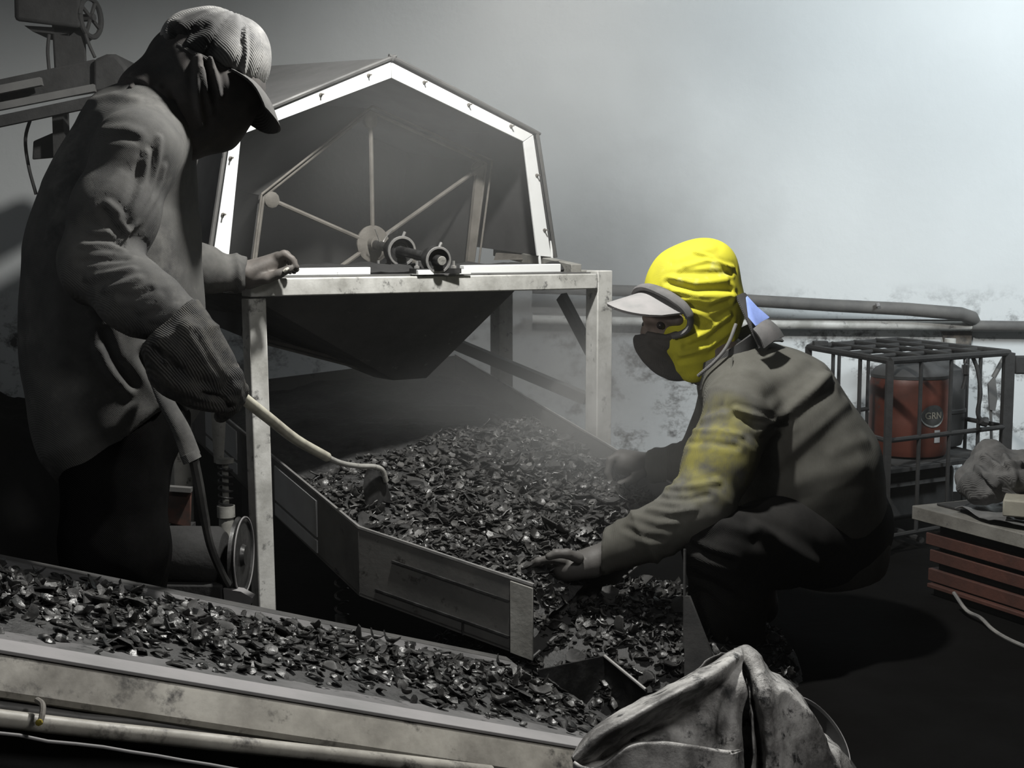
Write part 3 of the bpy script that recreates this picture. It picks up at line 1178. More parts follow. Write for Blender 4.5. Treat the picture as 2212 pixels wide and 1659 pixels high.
def belt_spots(n, s0, s1, size, tilt, top):
    out = []
    while len(out) < n:
        s = random.uniform(s0, s1)
        t = random.gauss(0.46, 0.22)
        if not 0.04 < t < 0.93:
            continue
        cover = noise.noise(Vector((s * 3.1, t * 3, 5.0)))
        edge = max(0, abs(t - 0.46) - 0.2) * 2.4
        if random.random() < edge - cover * 0.5:
            continue
        w = t * bw
        sz = size()
        p = BL(s, w, belt_h(s, w) * random.uniform(0.5, 1.1 if top else 0.9) + sz * 0.10)
        out.append((p, sz, Matrix(((BD.x, BW.x, BN.x), (BD.y, BW.y, BN.y), (BD.z, BW.z, BN.z))) @ rnd_rot(tilt)))
    return out


vb, fb = [], []
NI, NJ = 120, 24
for i in range(NI):
    for j in range(NJ):
        s, t = lerp(-0.35, S1 - 0.02, i / (NI - 1)), lerp(0.08, 0.88, j / (NJ - 1))
        ed = min(1, min(j, NJ - 1 - j) / 3)
        vb.append(list(BL(s, t * bw, -0.004 + ed * belt_h(s, t * bw) * 0.8 + 0.005 * ed * noise.noise(Vector((s * 40, t * 30, 0))))))
for i in range(NI - 1):
    for j in range(NJ - 1):
        a = i * NJ + j
        fb.append((a, a + 1, a + NJ + 1, a + NJ))
nb = len(fb)
shard_mass(vb, fb, belt_spots(3600, -0.35, S1 - 0.05, lambda: random.choice((0.008, 0.012, 0.016, 0.02)) * random.uniform(0.8, 1.3), 0.3, False))
mass('crushed_charcoal', vb, fb, 'loose small charred bits covering the belt of the front conveyor', [M['charbed'], M['char']], nbed=nb)
sp_ = belt_spots(120, -0.30, S1 - 0.12, lambda: random.uniform(0.02, 0.036) + (0.018 if random.random() < 0.08 else 0), 0.3, True)
shards(sp_, 'larger charred shell fragment lying on the conveyor belt in front', 'shell fragments on the conveyor belt')

# --- in the chute
LQ = [(0.0, Q0, R0), (0.62, Q1, lerp(R1, R0, 0.33)), (1.0, E1, R1)]


def chute_pt(s, t):
    """s 0 rear to 1 mouth, t 0 left wall to 1 right wall: point on the rim surface."""
    for (s0, a0, b0), (s1, a1, b1) in zip(LQ, LQ[1:]):
        if s <= s1:
            f = (s - s0) / (s1 - s0)
            return lerp(lerp(a0, a1, f), lerp(b0, b1, f), t)
    return lerp(LQ[-1][1], LQ[-1][2], t)


def chute_h(s, t):
    e = min(1, t / 0.12, (1 - t) / 0.12)
    q = chute_pt(s, t)
    return q + UP * (-0.035 + 0.022 * sin(pi * t) + 0.016 * noise.noise(q * 9) - 0.01 * (1 - e) - 0.03 * max(0, 0.45 - s) - 0.06 * max(0, s - 0.93) / 0.07)


vb, fb = [], []
NI, NJ = 70, 60
for i in range(NI):
    for j in range(NJ):
        p = chute_h(i / (NI - 1), lerp(0.008, 0.992, j / (NJ - 1)))
        vb.append(list(p + UP * (0.006 * noise.noise(p * 45) - 0.004)))
for i in range(NI - 1):
    for j in range(NJ - 1):
        a = i * NJ + j
        fb.append((a, a + 1, a + NJ + 1, a + NJ))
nb = len(fb)


def chute_spots(n, s0, s1, size, tilt):
    out = []
    while len(out) < n:
        s, t = random.uniform(s0, s1), random.uniform(0.03, 0.97)
        sz = size() * (0.6 + 0.4 * min(1, s / 0.5))
        out.append((chute_h(s, t) + UP * (sz * random.uniform(-0.05, 0.3)), sz, rnd_rot(tilt)))
    return out


shard_mass(vb, fb, chute_spots(4600, 0.40, 1.0, lambda: random.choice((0.009, 0.012, 0.016, 0.022)) * random.uniform(0.8, 1.3), 0.45))
mass('crushed_charcoal', vb, fb, 'loose charred bits filling the steel chute under the machine', [M['charbed'], M['char']], nbed=nb)
shards(chute_spots(130, 0.5, 1.0, lambda: random.uniform(0.024, 0.044), 0.42),
       'larger charred shell fragment lying in the steel chute between the two workers', 'shell fragments in the chute')

# --- heap below the chute mouth
HC = P(1320, 1400, 2.88)
HC.z = 0


def heap_z(x, y):
    d = sqrt(((x - HC.x) / 0.44) ** 2 + ((y - HC.y) / 0.34) ** 2)
    return 0.175 * max(0, 1 - d ** 2.2) ** 0.8 + (0.016 * noise.noise(Vector((x * 12, y * 12, 2))) if d < 1 else 0)


vb, fb = [], []
NI, NJ = 40, 40
for i in range(NI):
    for j in range(NJ):
        x, y = HC.x + lerp(-0.42, 0.42, i / (NI - 1)), HC.y + lerp(-0.36, 0.36, j / (NJ - 1))
        vb.append([x, y, heap_z(x, y) - 0.004])
for i in range(NI - 1):
    for j in range(NJ - 1):
        a = i * NJ + j
        fb.append((a, a + NJ, a + NJ + 1, a + 1))
nb = len(fb)


def heap_spots(n, size, tilt):
    out = []
    while len(out) < n:
        x, y = HC.x + random.uniform(-0.4, 0.4), HC.y + random.uniform(-0.34, 0.3)
        if heap_z(x, y) < 0.015:
            continue
        sz = size()
        out.append((Vector((x, y, heap_z(x, y) + sz * random.uniform(0, 0.3))), sz, rnd_rot(tilt)))
    return out


shard_mass(vb, fb, heap_spots(3000, lambda: random.choice((0.010, 0.014, 0.02)) * random.uniform(0.8, 1.3), 0.5))
mass('crushed_charcoal', vb, fb, 'loose charred bits heaped on the ground below the chute mouth', [M['charbed'], M['char']], nbed=nb)
shards(heap_spots(50, lambda: random.uniform(0.03, 0.05), 0.5), 'larger charred shell fragment on the ground heap below the chute mouth', 'shell fragments on the ground heap')

# --- black heap against the back wall behind the standing worker
vb, fb = [], []
NI, NJ = 60, 40
for i in range(NI):
    for j in range(NJ):
        x, y = lerp(-2.55, -0.75, i / (NI - 1)), lerp(3.55, 4.97, j / (NJ - 1))
        e = min(1, (j / (NJ - 1)) / 0.45) * min(1, (1 - i / (NI - 1)) / 0.3)
        q = Vector((x * 5, y * 5, 3))
        vb.append([x, y, e * (0.42 - 0.10 * i / (NI - 1) + 0.07 * noise.noise(q) + 0.03 * noise.noise(q * 3) + 0.012 * noise.noise(q * 9)) - 0.002])
for i in range(NI - 1):
    for j in range(NJ - 1):
        a = i * NJ + j
        fb.append((a, a + NJ, a + NJ + 1, a + 1))
mass('dust_heap', vb, fb, 'black heap of charcoal dust against the back wall behind the standing worker', [M['soil']], cat='charcoal dust')

# ------------------------------------------------------------------ vibrator motor with belt pulley by the left post
mo = thing('vibrator_motor', 'small dark motor with an upright pulley wheel low beside the left machine post', 'motor', (P(470, 1200, 2.72).x, 2.72, 0))
wc = P(520, 1200, 2.72)
wa = Vector((1.0, -0.05, 0)).normalized()
bm = BM()
R_ = 0.083
lathe(bm, wc - wa * 0.008, wa, [(R_ * 0.93, 0.0), (R_, 0.001), (R_ * 0.955, 0.008), (R_, 0.015), (R_ * 0.93, 0.016), (R_ * 0.88, 0.012), (R_ * 0.3, 0.012), (R_ * 0.25, 0.02), (0, 0.02)], 40)
pw = put('pulley', bm, M['grease'], mo)
bm = BM()
lathe(bm, wc - wa * 0.008, wa, [(R_ * 0.98, 0.0145), (R_ * 1.01, 0.0145), (R_ * 1.01, 0.017), (R_ * 0.98, 0.017)], 40, closed=True)
put('pulley_rim', bm, M['lip'], pw)
bm = BM()
lathe(bm, wc - wa * 0.2, wa, [(0.0, 0), (0.05, 0.004), (0.062, 0.02), (0.062, 0.15), (0.05, 0.165), (0.012, 0.168), (0.012, 0.21), (0, 0.21)], 28)
put('motor_body', bm, M['soot'], mo)
mb = wc - wa * 0.11
bm = BM()
box(bm, Vector((mb.x, mb.y, (wc.z - 0.05) / 2)), 0.17, 0.12, wc.z - 0.05, (wa, Vector((-wa.y, wa.x, 0)), UP))
put('motor_plinth', bm, M['soot'], mo, bevel=0.004)
bm = BM()
prism(bm, [P(482, 1272, 2.66), P(520, 1278, 2.63), P(545, 1292, 2.62), P(540, 1308, 2.62), P(498, 1312, 2.64), P(484, 1295, 2.66)], Vector((0.0, 0.03, 0)))
put('motor_foot', bm, M['lip'], mo, label='pale steel foot')
gb = P(382, 1098, 2.84)
bm = BM()
hexa(bm, [P(355, 1128, 2.8), P(412, 1142, 2.8), P(412, 1142, 2.95), P(355, 1128, 2.95), P(360, 1062, 2.8), P(414, 1062, 2.8), P(414, 1062, 2.95), P(360, 1062, 2.95)])
gd = put('belt_guard', bm, mat('dull_red_paint', lin(0.10, (1, 0.42, 0.3)), lin(0.04, (1, 0.8, 0.7)), 16, rough=0.6), mo, bevel=0.003, label='dull red guard box')
bm = BM()
beam(bm, P(360, 1054, 2.79), P(414, 1058, 2.79), 0.02, 0.01, UP)
put('guard_lid', bm, M['sheet'], gd)
bm = BM()
beam(bm, Vector((gb.x, 2.88, 0)), Vector((gb.x, 2.88, P(380, 1132, 2.88).z)), 0.05, 0.05, Vector((0, 1, 0)))
put('guard_stand', bm, M['soot'], gd)

# ------------------------------------------------------------------ dark drive unit at the upper left
dr = thing('drive_unit', 'dark silhouetted conveyor drive with a handwheel standing behind the standing worker', 'machine', (P(150, 300, 3.9).x, 3.9, 0))
DK = M['soot']
bm = BM()
hexa(bm, [P(32, 45, 3.8), P(175, 62, 3.8), P(175, 62, 4.1), P(32, 45, 4.1), P(26, -190, 3.8), P(172, -190, 3.8), P(172, -190, 4.1), P(26, -190, 4.1)])
put('gear_housing', bm, DK, dr, bevel=0.012)
bm = BM()
prism(bm, [P(52, 55, 3.84), P(170, 62, 3.84), P(150, 78, 3.84), P(108, 72, 3.84), P(70, 68, 3.84)], Vector((0, 0.15, 0)))
put('housing_foot', bm, DK, dr)
bm = BM()
hexa(bm, [P(118, 160, 3.84), P(188, 160, 3.84), P(188, 160, 4.02), P(118, 160, 4.02), P(112, 50, 3.84), P(184, 50, 3.84), P(184, 50, 4.02), P(112, 50, 4.02)])
put('column', bm, DK, dr, bevel=0.006)
hw = P(196, 38, 3.86)
ha = Vector((0.97, -0.24, 0)).normalized()
bm = BM()
ring = []
sa_ = ha.cross(UP).normalized()
for k in range(33):
    a = 2 * pi * k / 32
    ring.append(hw + UP * (0.055 * sin(a)) + sa_ * (0.055 * cos(a)))
tube(bm, ring, 0.008, 8)
for k in range(4):
    a = 2 * pi * k / 4 + 0.5
    tube(bm, [hw, hw + UP * (0.052 * sin(a)) + sa_ * (0.052 * cos(a))], 0.006, 6)
tube(bm, [hw + ha * 0.012, hw - ha * 0.08], 0.011, 8)
put('handwheel', bm, DK, dr)
bm = BM()
hexa(bm, [P(-160, 262, 3.7), P(272, 190, 3.7), P(272, 190, 4.05), P(-160, 262, 4.05), P(-160, 205, 3.7), P(205, 128, 3.7), P(205, 128, 4.05), P(-160, 205, 4.05)])
put('boom', bm, DK, dr, bevel=0.004)
bm = BM()
prism(bm, [P(200, 128, 3.68), P(228, 116, 3.68), P(248, 116, 3.68), P(272, 142, 3.68), P(281, 170, 3.68), P(268, 192, 3.68), P(200, 202, 3.68)], Vector((0, 0.36, 0)))
put('head_drum', bm, DK, dr, bevel=0.01)
for y0, y1, m, t in ((228, 190, 'sheet', 0.02), (192, 158, 'sheet', 0.022), (262, 214, 'soot', 0.03)):
    bm = BM()
    beam(bm, P(-160, y0 + 34, 3.66), P(205 if m == 'sheet' and y0 > 200 else (90 if m == 'sheet' else 230), y1 + (0 if y0 != 192 else 18), 3.66), 0.02, t, UP)
    put('boom_rail', bm, M[m], dr)
for x0, x1, y0, d in ((112, 136, 240, 3.75), (-110, -80, 270, 3.85)):
    bm = BM()
    a, b = P(x0, y0, d), P(x1, y0, d)
    hexa(bm, [Vector((a.x, d, 0)), Vector((b.x, d, 0)), Vector((b.x, d + 0.05, 0)), Vector((a.x, d + 0.05, 0)), a, b, b + Vector((0, 0.05, 0)), a + Vector((0, 0.05, 0))])
    put('support_leg', bm, DK, dr)
bm = BM()
hexa(bm, [P(70, 345, 3.8), P(130, 340, 3.8), P(130, 340, 3.9), P(70, 345, 3.9), P(72, 305, 3.8), P(130, 280, 3.8), P(130, 280, 3.9), P(72, 305, 3.9)])
put('switch_box', bm, DK, dr, bevel=0.004)
for pts in ([(183, 68), (192, 95), (205, 124)], [(106, 74), (103, 110), (106, 150)], [(68, 250), (55, 300), (62, 360), (78, 420)]):
    bm = BM()
    tube(bm, curve([P(x, y, 3.83) for x, y in pts], 5), 0.005, 6)
    put('cable', bm, DK, dr)

# ------------------------------------------------------------------ pipes on the back wall
M['pipe'] = mat('dusty_brown_pipe', lin(0.13, (1, 0.97, 0.92)), lin(0.07), 9, 0.4, 0.7, 0.7, bump=0.2)
bm = BM()
pts = [P(1150, 622, 4.9), P(1400, 630, 4.9), P(1600, 648, 4.9), P(1800, 660, 4.9), P(1960, 668, 4.9), P(2075, 678, 4.9), P(2098, 686, 4.93), P(2104, 700, 4.99)]
tube(bm, pts, [0.022, 0.022, 0.023, 0.024, 0.025, 0.026, 0.027, 0.027], 14)
o = put('wall_pipe', bm, M['pipe'])
tag(o, 'thick soot-covered pipe along the back wall above the cage, bending into the wall', 'pipe')
bm = BM()
tube(bm, [P(1895, 655, 4.865), P(1897, 662, 4.862)], 0.008, 8)
put('pipe_clip', bm, M['lip'], o)
bm = BM()
tube(bm, [P(1150, 690, 4.95), P(1660, 701, 4.95), P(2100, 704, 4.95)], 0.017, 12)
o = put('wall_conduit', bm, M['paint'])
tag(o, 'pale conduit running below the thick pipe on the back wall', 'pipe')
bm = BM()
tube(bm, [P(2098, 704, 4.95), P(2260, 706, 4.95), P(2420, 708, 4.95)], 0.021, 12)
put('dark_sleeve', bm, M['pipe'], o, label='thicker dark sleeve')
bm = BM()
tube(bm, [P(1150, 680, 4.965), P(1660, 692, 4.965), P(2100, 695, 4.965)], 0.008, 8)
put('conduit_cable', bm, M['pipe'], o)
bm = BM()
prism(bm, [P(2035, 716, 4.985), P(2100, 716, 4.985), P(2098, 752, 4.985), P(2042, 748, 4.985)], Vector((0, 0.014, 0)))
o = put('wall_bracket', bm, mat('rusty_wall_plate', lin(0.16, (1, 0.88, 0.75)), lin(0.05), 30, rough=0.8))
tag(o, 'small rusty plate fixed to the wall below the pale conduit', 'bracket')

# ------------------------------------------------------------------ rod cage with red canister and black barrel
cg = thing('rod_cage', 'black welded rod cage standing against the back wall', 'cage', (1.35, 4.37, 0))
Fr, Rt, Bk, Lf = (Vector((1.147, 3.92, 0)), Vector((1.63, 4.24, 0)), Vector((1.44, 4.84, 0)), Vector((1.03, 4.49, 0)))
ZG = 0.605
RODM = M['soot']


def rod(a, b, r=0.008, nm='rod', m=None):
    bm = BM()
    tube(bm, [a, b], r, 8)
    return put(nm, bm, m or RODM, cg)


cs = [Fr, Rt, Bk, Lf]
for i, c in enumerate(cs):
    bm = BM()
    beam(bm, c, c + UP * ZG, 0.032 if i == 1 else 0.02, 0.03 if i == 1 else 0.02, Vector((0, 1, 0)))
    put('corner_post', bm, RODM, cg)
for i in range(4):
    a, b = cs[i], cs[(i + 1) % 4]
    for z in (ZG, 0.36, 0.06):
        rod(a + UP * z, b + UP * z, 0.011 if z == ZG else 0.008)
    nk = 4 if i == 0 else 3
    for k in range(1, nk):
        q = lerp(a, b, k / nk)
        rod(q + UP * 0.06, q + UP * ZG, 0.0065)
for k in range(1, 4):
    rod(lerp(Lf, Fr, k / 4) + UP * ZG, lerp(Bk, Rt, k / 4) + UP * ZG, 0.0075)
    rod(lerp(Lf, Bk, k / 4) + UP * (ZG + 0.006), lerp(Fr, Rt, k / 4) + UP * (ZG + 0.006), 0.0075)
rod(lerp(Lf, Bk, 0.3) + UP * 0.03, lerp(Fr, Rt, 0.3) + UP * 0.03, 0.01)
rod(lerp(Lf, Bk, 0.8) + UP * 0.03, lerp(Fr, Rt, 0.8) + UP * 0.03, 0.01)
bm = BM()
box(bm, Rt + UP * (ZG - 0.04) + Vector((0.04, 0, 0)), 0.045, 0.03, 0.06)
put('hinge_block', bm, RODM, cg, bevel=0.006)
bm = BM()
box(bm, P(1772, 742, 4.45), 0.05, 0.03, 0.018)
put('latch', bm, RODM, cg, bevel=0.003)
bm = BM()
hexa(bm, [lerp(Fr, Rt, .03) + Vector((0.0, .03, .25)), Rt + Vector((-.03, 0, .25)), Bk + Vector((0, -.03, .25)), Lf + Vector((.03, 0, .25)),
          lerp(Fr, Rt, .03) + Vector((0.0, .03, .262)), Rt + Vector((-.03, 0, .262)), Bk + Vector((0, -.03, .262)), Lf + Vector((.03, 0, .262))])
put('shelf_plate', bm, RODM, cg)
# red canister
M['red'] = mat('dull_red_plastic', lin(0.085, (1, 0.28, 0.17)), lin(0.05, (1, 0.32, 0.2)), 9, 0.42, 0.7, 0.5, bump=0.1, c3=lin(0.04, (1, 0.85, 0.8)), s3=13, lo3=0.6, hi3=0.68)
M['canblack'] = mat('sooted_black_cap', lin(0.03), lin(0.05), 14, rough=0.6)
jc = P(1962, 905, 4.28)
jz = 0.262
jr = 0.128
jt = P(1962, 800, 4.2).z
jg = thing('canister', 'red round canister with a sooty black top and an oval badge inside the rod cage', 'canister', (jc.x, jc.y, jz))
prof = [(0.0, 0), (jr * 0.8, 0.0), (jr * 0.95, 0.008), (jr, 0.03), (jr * 1.0, (jt - jz) * 0.45), (jr * 0.985, (jt - jz) * 0.5), (jr, (jt - jz) * 0.55), (jr, jt - jz - 0.05), (jr * 0.96, jt - jz - 0.02), (jr * 0.8, jt - jz)]
bm = BM()
lathe(bm, Vector((jc.x, jc.y, jz)), UP, prof + [(0, jt - jz)], 48)
put('canister_body', bm, M['red'], jg)
bm = BM()
lathe(bm, Vector((jc.x, jc.y, jt - 0.028)), UP, [(jr * 0.985, 0), (jr * 0.99, 0.01), (jr * 0.86, 0.03), (jr * 0.6, 0.045), (jr * 0.42, 0.05), (jr * 0.4, 0.07), (jr * 0.3, 0.078), (0, 0.08)], 40)
put('canister_top', bm, M['canblack'], jg)


def wrap(a0, z):
    """Point on the canister wall at angle a0 from straight at the camera and height z."""
    base = atan2(-jc.y, -jc.x)
    return Vector((jc.x + (jr + 0.0012) * cos(base + a0), jc.y + (jr + 0.0012) * sin(base + a0), z))


def wrapped(fn_pts, m, name, parent, lift=0.0):
    me = fn_pts
    co = np.empty(len(me.vertices) * 3)
    me.vertices.foreach_get('co', co)
    co = co.reshape(-1, 3)
    out = []
    for x, y, z in co:
        q = wrap(x / jr, y)
        c = Vector((jc.x, jc.y, q.z))
        out.append(c + (q - c) * (1 + (lift + max(z, 0) * 0.3) / jr))
    me.vertices.foreach_set('co', np.array([list(v) for v in out]).ravel())
    me.update()
    return put(name, me, m, parent)


bzx, bzz = 0.083, P(2036, 895, 4.2).z
def oval(rx, rz, dx=0.0, dz=0.0):
    bm = BM()
    ring = [bm.verts.new((bzx + dx + rx * f * cos(2 * pi * k / 32), bzz + dz + rz * f * sin(2 * pi * k / 32), 0)) for f in (1,) for k in range(32)]
    r2 = [bm.verts.new((bzx + dx + rx * 0.5 * cos(2 * pi * k / 32), bzz + dz + rz * 0.5 * sin(2 * pi * k / 32), 0)) for k in range(32)]
    for k in range(32):
        bm.faces.new([ring[k], ring[(k + 1) % 32], r2[(k + 1) % 32], r2[k]])
    bm.faces.new(r2)
    me = bpy.data.meshes.new('badge')
    bm.to_mesh(me)
    bm.free()
    return me


bd = wrapped(oval(0.044, 0.036, 0, -0.002), mat('badge_edge', lin(0.33, (0.93, 1, 0.97)), lin(0.1), 30, rough=0.5), 'badge', jg, 0.0006)
wrapped(oval(0.042, 0.033, 0.0, 0.002), mat('badge_dark', lin(0.035, (0.95, 1, 0.95)), lin(0.055), 40, rough=0.5), 'badge_field', bd, 0.0014)
fc = bpy.data.curves.new('badge_letters', 'FONT')
fc.body = 'GRN'
fc.size = 0.03
fc.align_x = 'CENTER'
fc.align_y = 'CENTER'
fc.offset = 0.0006
to = bpy.data.objects.new('tmp_letters', fc)
COL.objects.link(to)
bpy.context.view_layer.update()
me = bpy.data.meshes.new_from_object(to.evaluated_get(bpy.context.evaluated_depsgraph_get()))
bpy.data.objects.remove(to)
bm = BM()
bm.from_mesh(me)
bmesh.ops.triangulate(bm, faces=bm.faces)
bm.to_mesh(me)
bm.free()
me.transform(Matrix.Translation((bzx, bzz, 0)))
wrapped(me, mat('badge_gold', lin(0.2, (1, 0.93, 0.75)), rough=0.5), 'badge_letters', bd, 0.0022)
bm = BM()
gz0, gz1 = P(2050, 953, 4.2).z, P(2050, 926, 4.2).z
vs = [[bm.verts.new((x, z, 0)) for x in (0.088, 0.094, 0.1, 0.106, 0.112)] for z in (gz0, gz1)]
for k in range(4):
    bm.faces.new([vs[0][k], vs[0][k + 1], vs[1][k + 1], vs[1][k]])
me = bpy.data.meshes.new('sticker')
bm.to_mesh(me)
bm.free()
wrapped(me, mat('pale_sticker', lin(0.3), lin(0.22), 20, rough=0.6), 'sticker', jg, 0.0008)
# black barrel behind
bc_ = P(2012, 930, 4.47)
bm = BM()
lathe(bm, Vector((bc_.x, bc_.y, 0.262)), UP, [(0, 0), (0.075, 0), (0.1, 0.01), (0.108, 0.04), (0.108, 0.22), (0.095, 0.27), (0.05, 0.3), (0, 0.305)], 36)
o = put('barrel', bm, M['canblack'])
tag(o, 'black rounded drum behind the red canister in the rod cage', 'drum')
bm = BM()
lathe(bm, Vector((bc_.x, bc_.y, 0.262)), UP, [(0.106, 0.12), (0.112, 0.125), (0.112, 0.135), (0.106, 0.14)], 36, closed=True)
put('drum_hoop', bm, M['canblack'], o)
bx = P(1985, 1045, 4.22)
bm = BM()
hexa(bm, [V((1.2, 4.08, .07)), V((1.47, 4.24, .07)), V((1.4, 4.6, .07)), V((1.14, 4.45, .07)), V((1.2, 4.08, .235)), V((1.47, 4.24, .235)), V((1.4, 4.6, .235)), V((1.14, 4.45, .235))])
o = put('storage_box', bm, M['canblack'], bevel=0.02)
tag(o, 'black box in the bottom of the rod cage under the red canister', 'box')
bm = BM()
box(bm, V((1.3, 4.1, 0.2)), 0.26, 0.012, 0.012, (V((0.86, 0.51, 0)), V((-0.51, 0.86, 0)), UP))
put('box_rim', bm, M['sheet'], o)
# hanging connector, strap and tool on the cage
bm = BM()
tube(bm, curve([P(2084, 762, 4.12), P(2086, 790, 4.12), P(2086, 815, 4.12), P(2080, 840, 4.12)], 4), 0.007, 8)
o = put('cable_connector', bm, M['rubber'])
tag(o, 'short cable with a shiny metal connector hanging from the cage top rod', 'cable')
bm = BM()
lathe(bm, P(2085, 808, 4.118), UP, [(0.0, 0), (0.011, 0), (0.012, 0.03), (0.008, 0.034), (0.008, 0.05), (0.004, 0.056), (0, 0.056)], 14)
put('metal_sleeve', bm, mat('chrome', lin(0.7), rough=0.2, metal=1.0), o)
bm = BM()
tube(bm, curve([P(2098, 764, 4.16), P(2112, 800, 4.15), P(2118, 850, 4.14), P(2112, 890, 4.14), P(2120, 908, 4.14), P(2132, 912, 4.14)], 5), [0.007] * 20 + [0.016] * 6, 8)
o = put('hanging_strap', bm, M['rubber'])
tag(o, 'black strap with a thick end hanging down the right side of the cage', 'strap')
bm = BM()
prism(bm, [P(2135, 830, 4.4), P(2150, 812, 4.4), P(2155, 860, 4.4), P(2150, 888, 4.4), P(2138, 885, 4.4)], Vector((0, 0.01, 0)))
tube(bm, [P(2172, 768, 4.41), P(2146, 815, 4.41)], 0.009, 8)
tube(bm, [P(2140, 880, 4.41), P(2142, 960, 4.41)], 0.005, 6)
o = put('hand_trowel', bm, M['sheet'])
tag(o, 'grey flat-bladed tool hung on the right end of the cage', 'tool')
bm = BM()
tube(bm, [V((P(2100, 900, 4.45).x, 4.7, 0)), V((P(2100, 900, 4.45).x, 4.7, 0.62))], 0.02, 12)
o = put('white_pole', bm, M['paint'])
tag(o, 'white upright pole standing behind the right side of the cage', 'pole')

# ------------------------------------------------------------------ stack of boards at the right
K0 = P(1970, 1092, 3.5)
KD = Vector((0.47, -1.0, 0)).normalized()
KN = Vector((1.0, 0.47, 0)).normalized()      # into the stack
M['redwood'] = mat('red_painted_board', lin(0.08, (1, 0.40, 0.29)), lin(0.05, (1, 0.46, 0.36)), 10, 0.4, 0.7, 0.7, bump=0.3, bscale=70, c3=lin(0.035), s3=28, lo3=0.62, hi3=0.72)
M['palewood'] = mat('dirty_pale_board', lin(0.2, (1, 0.97, 0.88)), lin(0.11, (1, 0.95, 0.85)), 10, 0.4, 0.7, 0.7, bump=0.25, bscale=80, c3=lin(0.06), s3=35, lo3=0.63, hi3=0.72)


def board(name, s0, s1, in0, wid, z0, z1, m, label, cat='board', group=None):
    a, b = K0 + KD * s0 + KN * in0, K0 + KD * s1 + KN * in0
    q = [a, b, b + KN * wid, a + KN * wid]
    bm = BM()
    hexa(bm, [V((p.x, p.y, z0)) for p in q] + [V((p.x, p.y, z1)) for p in q])
    bmesh.ops.subdivide_edges(bm, edges=list(bm.edges), cuts=3, use_grid_fill=True)
    for v in bm.verts:
        v.co += Vector((0, 0, 1)) * 0.0015 * noise.noise(v.co * 11)
    o = put(name, bm, M[m], bevel=0.0025)
    tag(o, label, cat, group)
    return o


zt = K0.z
Z = lambda y, d=3.46: P(2000, y, d).z
SE = 1.15
board('pale_board', 0.0, SE, 0.0, 0.5, zt - 0.038, zt, 'palewood', 'pale dusty board edge on top of the red board stack')
rows = [(Z(1163), Z(1172) + 0.0), ]
lv = [(Z(1152), Z(1178)), (Z(1188), Z(1214)), (Z(1231), Z(1258)), (Z(1270), max(0.035, Z(1296)))]
names = ['first red board under the pale top board, sprinkled with dust', 'second red board down in the stack at the right edge', 'third red board down in the stack at the right edge', 'lowest red board of the stack, just above the floor cable']
zp = zt - 0.038
for k, ((za, zb), nm) in enumerate(zip(lv, names)):
    board('spacer_board', 0.06, SE - 0.05, 0.045, 0.4, za, zp, 'soot', ['dark gap board between the pale board and the first red board', 'dark spacer between the first and second red boards', 'dark spacer between the second and third red boards', 'dark spacer between the third and lowest red boards'][k])
    board('red_board', 0.035 + 0.01 * (k % 2), SE, 0.02 + 0.006 * (k % 3), 0.46, zb, za, 'redwood', nm)
    zp = zb
board('spacer_board', 0.05, SE - 0.05, 0.04, 0.42, 0, zp, 'soot', 'dark base board on the floor under the lowest red board')
board('dark_board', 0.03, SE, 0.06, 0.2, zt, zt + 0.006, 'soot', 'thin sooty board lying on the pale board')
# things on the stack
zb_ = zt + 0.0065
sh = thing('plastic_sheet', 'crumpled shiny grey sheet lying on top of the board stack', 'sheet', P(2140, 1105, 3.25))
bm = BM()
g = []
for i in range(40):
    row = []
    for j in range(24):
        s, w = lerp(0.12, 0.8, i / 39), lerp(0.02, 0.24, j / 23)
        q = K0 + KD * s + KN * (w + 0.02 * sin(s * 17))
        z = zb_ + 0.004 + 0.022 * abs(noise.noise(Vector((s * 9, w * 12, 4)))) + 0.012 * abs(noise.noise(Vector((s * 22, w * 30, 7))))
        row.append(V((q.x, q.y, z)))
    g.append(row)
shell(bm, g, 0.0015)
put('sheet_fold', bm, mat('crumpled_grey_plastic', lin(0.2), lin(0.1), 8, rough=0.32, bump=0.3, bscale=25), sh)
bx0 = P(2166, 1092, 3.2)
bm = BM()
zz = bx0.z
q = [P(2166, 1090, 3.2), P(2290, 1092, 3.14), P(2295, 1092, 3.26), P(2172, 1090, 3.32)]
hexa(bm, [V((p.x, p.y, zb_ + 0.026)) for p in q] + [V((p.x, p.y, zb_ + 0.026 + 0.042)) for p in q])
o = put('foam_block', bm, mat('cream_block', lin(0.3, (1, 0.96, 0.8)), lin(0.22, (1, 0.95, 0.8)), 12, rough=0.8, bump=0.2), bevel=0.004)
tag(o, 'cream rectangular block lying on the crumpled sheet at the right edge', 'block')
prims = [ell(P(2195, 1025, 3.36), (0.13, 0.1, 0.05), 0.03), ell(P(2140, 990, 3.42), (0.05, 0.06, 0.045), 0.03), ell(P(2270, 1015, 3.36), (0.1, 0.1, 0.055), 0.03), ell(P(2110, 1040, 3.4), (0.05, 0.06, 0.04), 0.03), ell(P(2180, 1050, 3.38), (0.12, 0.1, 0.04), 0.03)]
me = sdf_mesh('rag', prims, 0.005, [((0, 0, zb_ + 0.002), (0, 0, -1))])
rumple(me, 0.012, 14, 5)
rumple(me, 0.006, 38, 8, (1, 1, 0.6))
folds(me, [([(2125, 985), (2160, 1010), (2212, 1000)], 0.008, 0.012), ([(2110, 1010), (2135, 1030), (2150, 1050)], 0.008, 0.012), ([(2170, 985), (2190, 1020), (2195, 1050)], 0.008, 0.01)])
o = put('rag_bundle', me, mat('grey_rag', lin(0.13, (1, 0.98, 0.96)), lin(0.06), 12, 0.4, 0.65, 0.9, weave=120, bump=0.3), smooth=180)
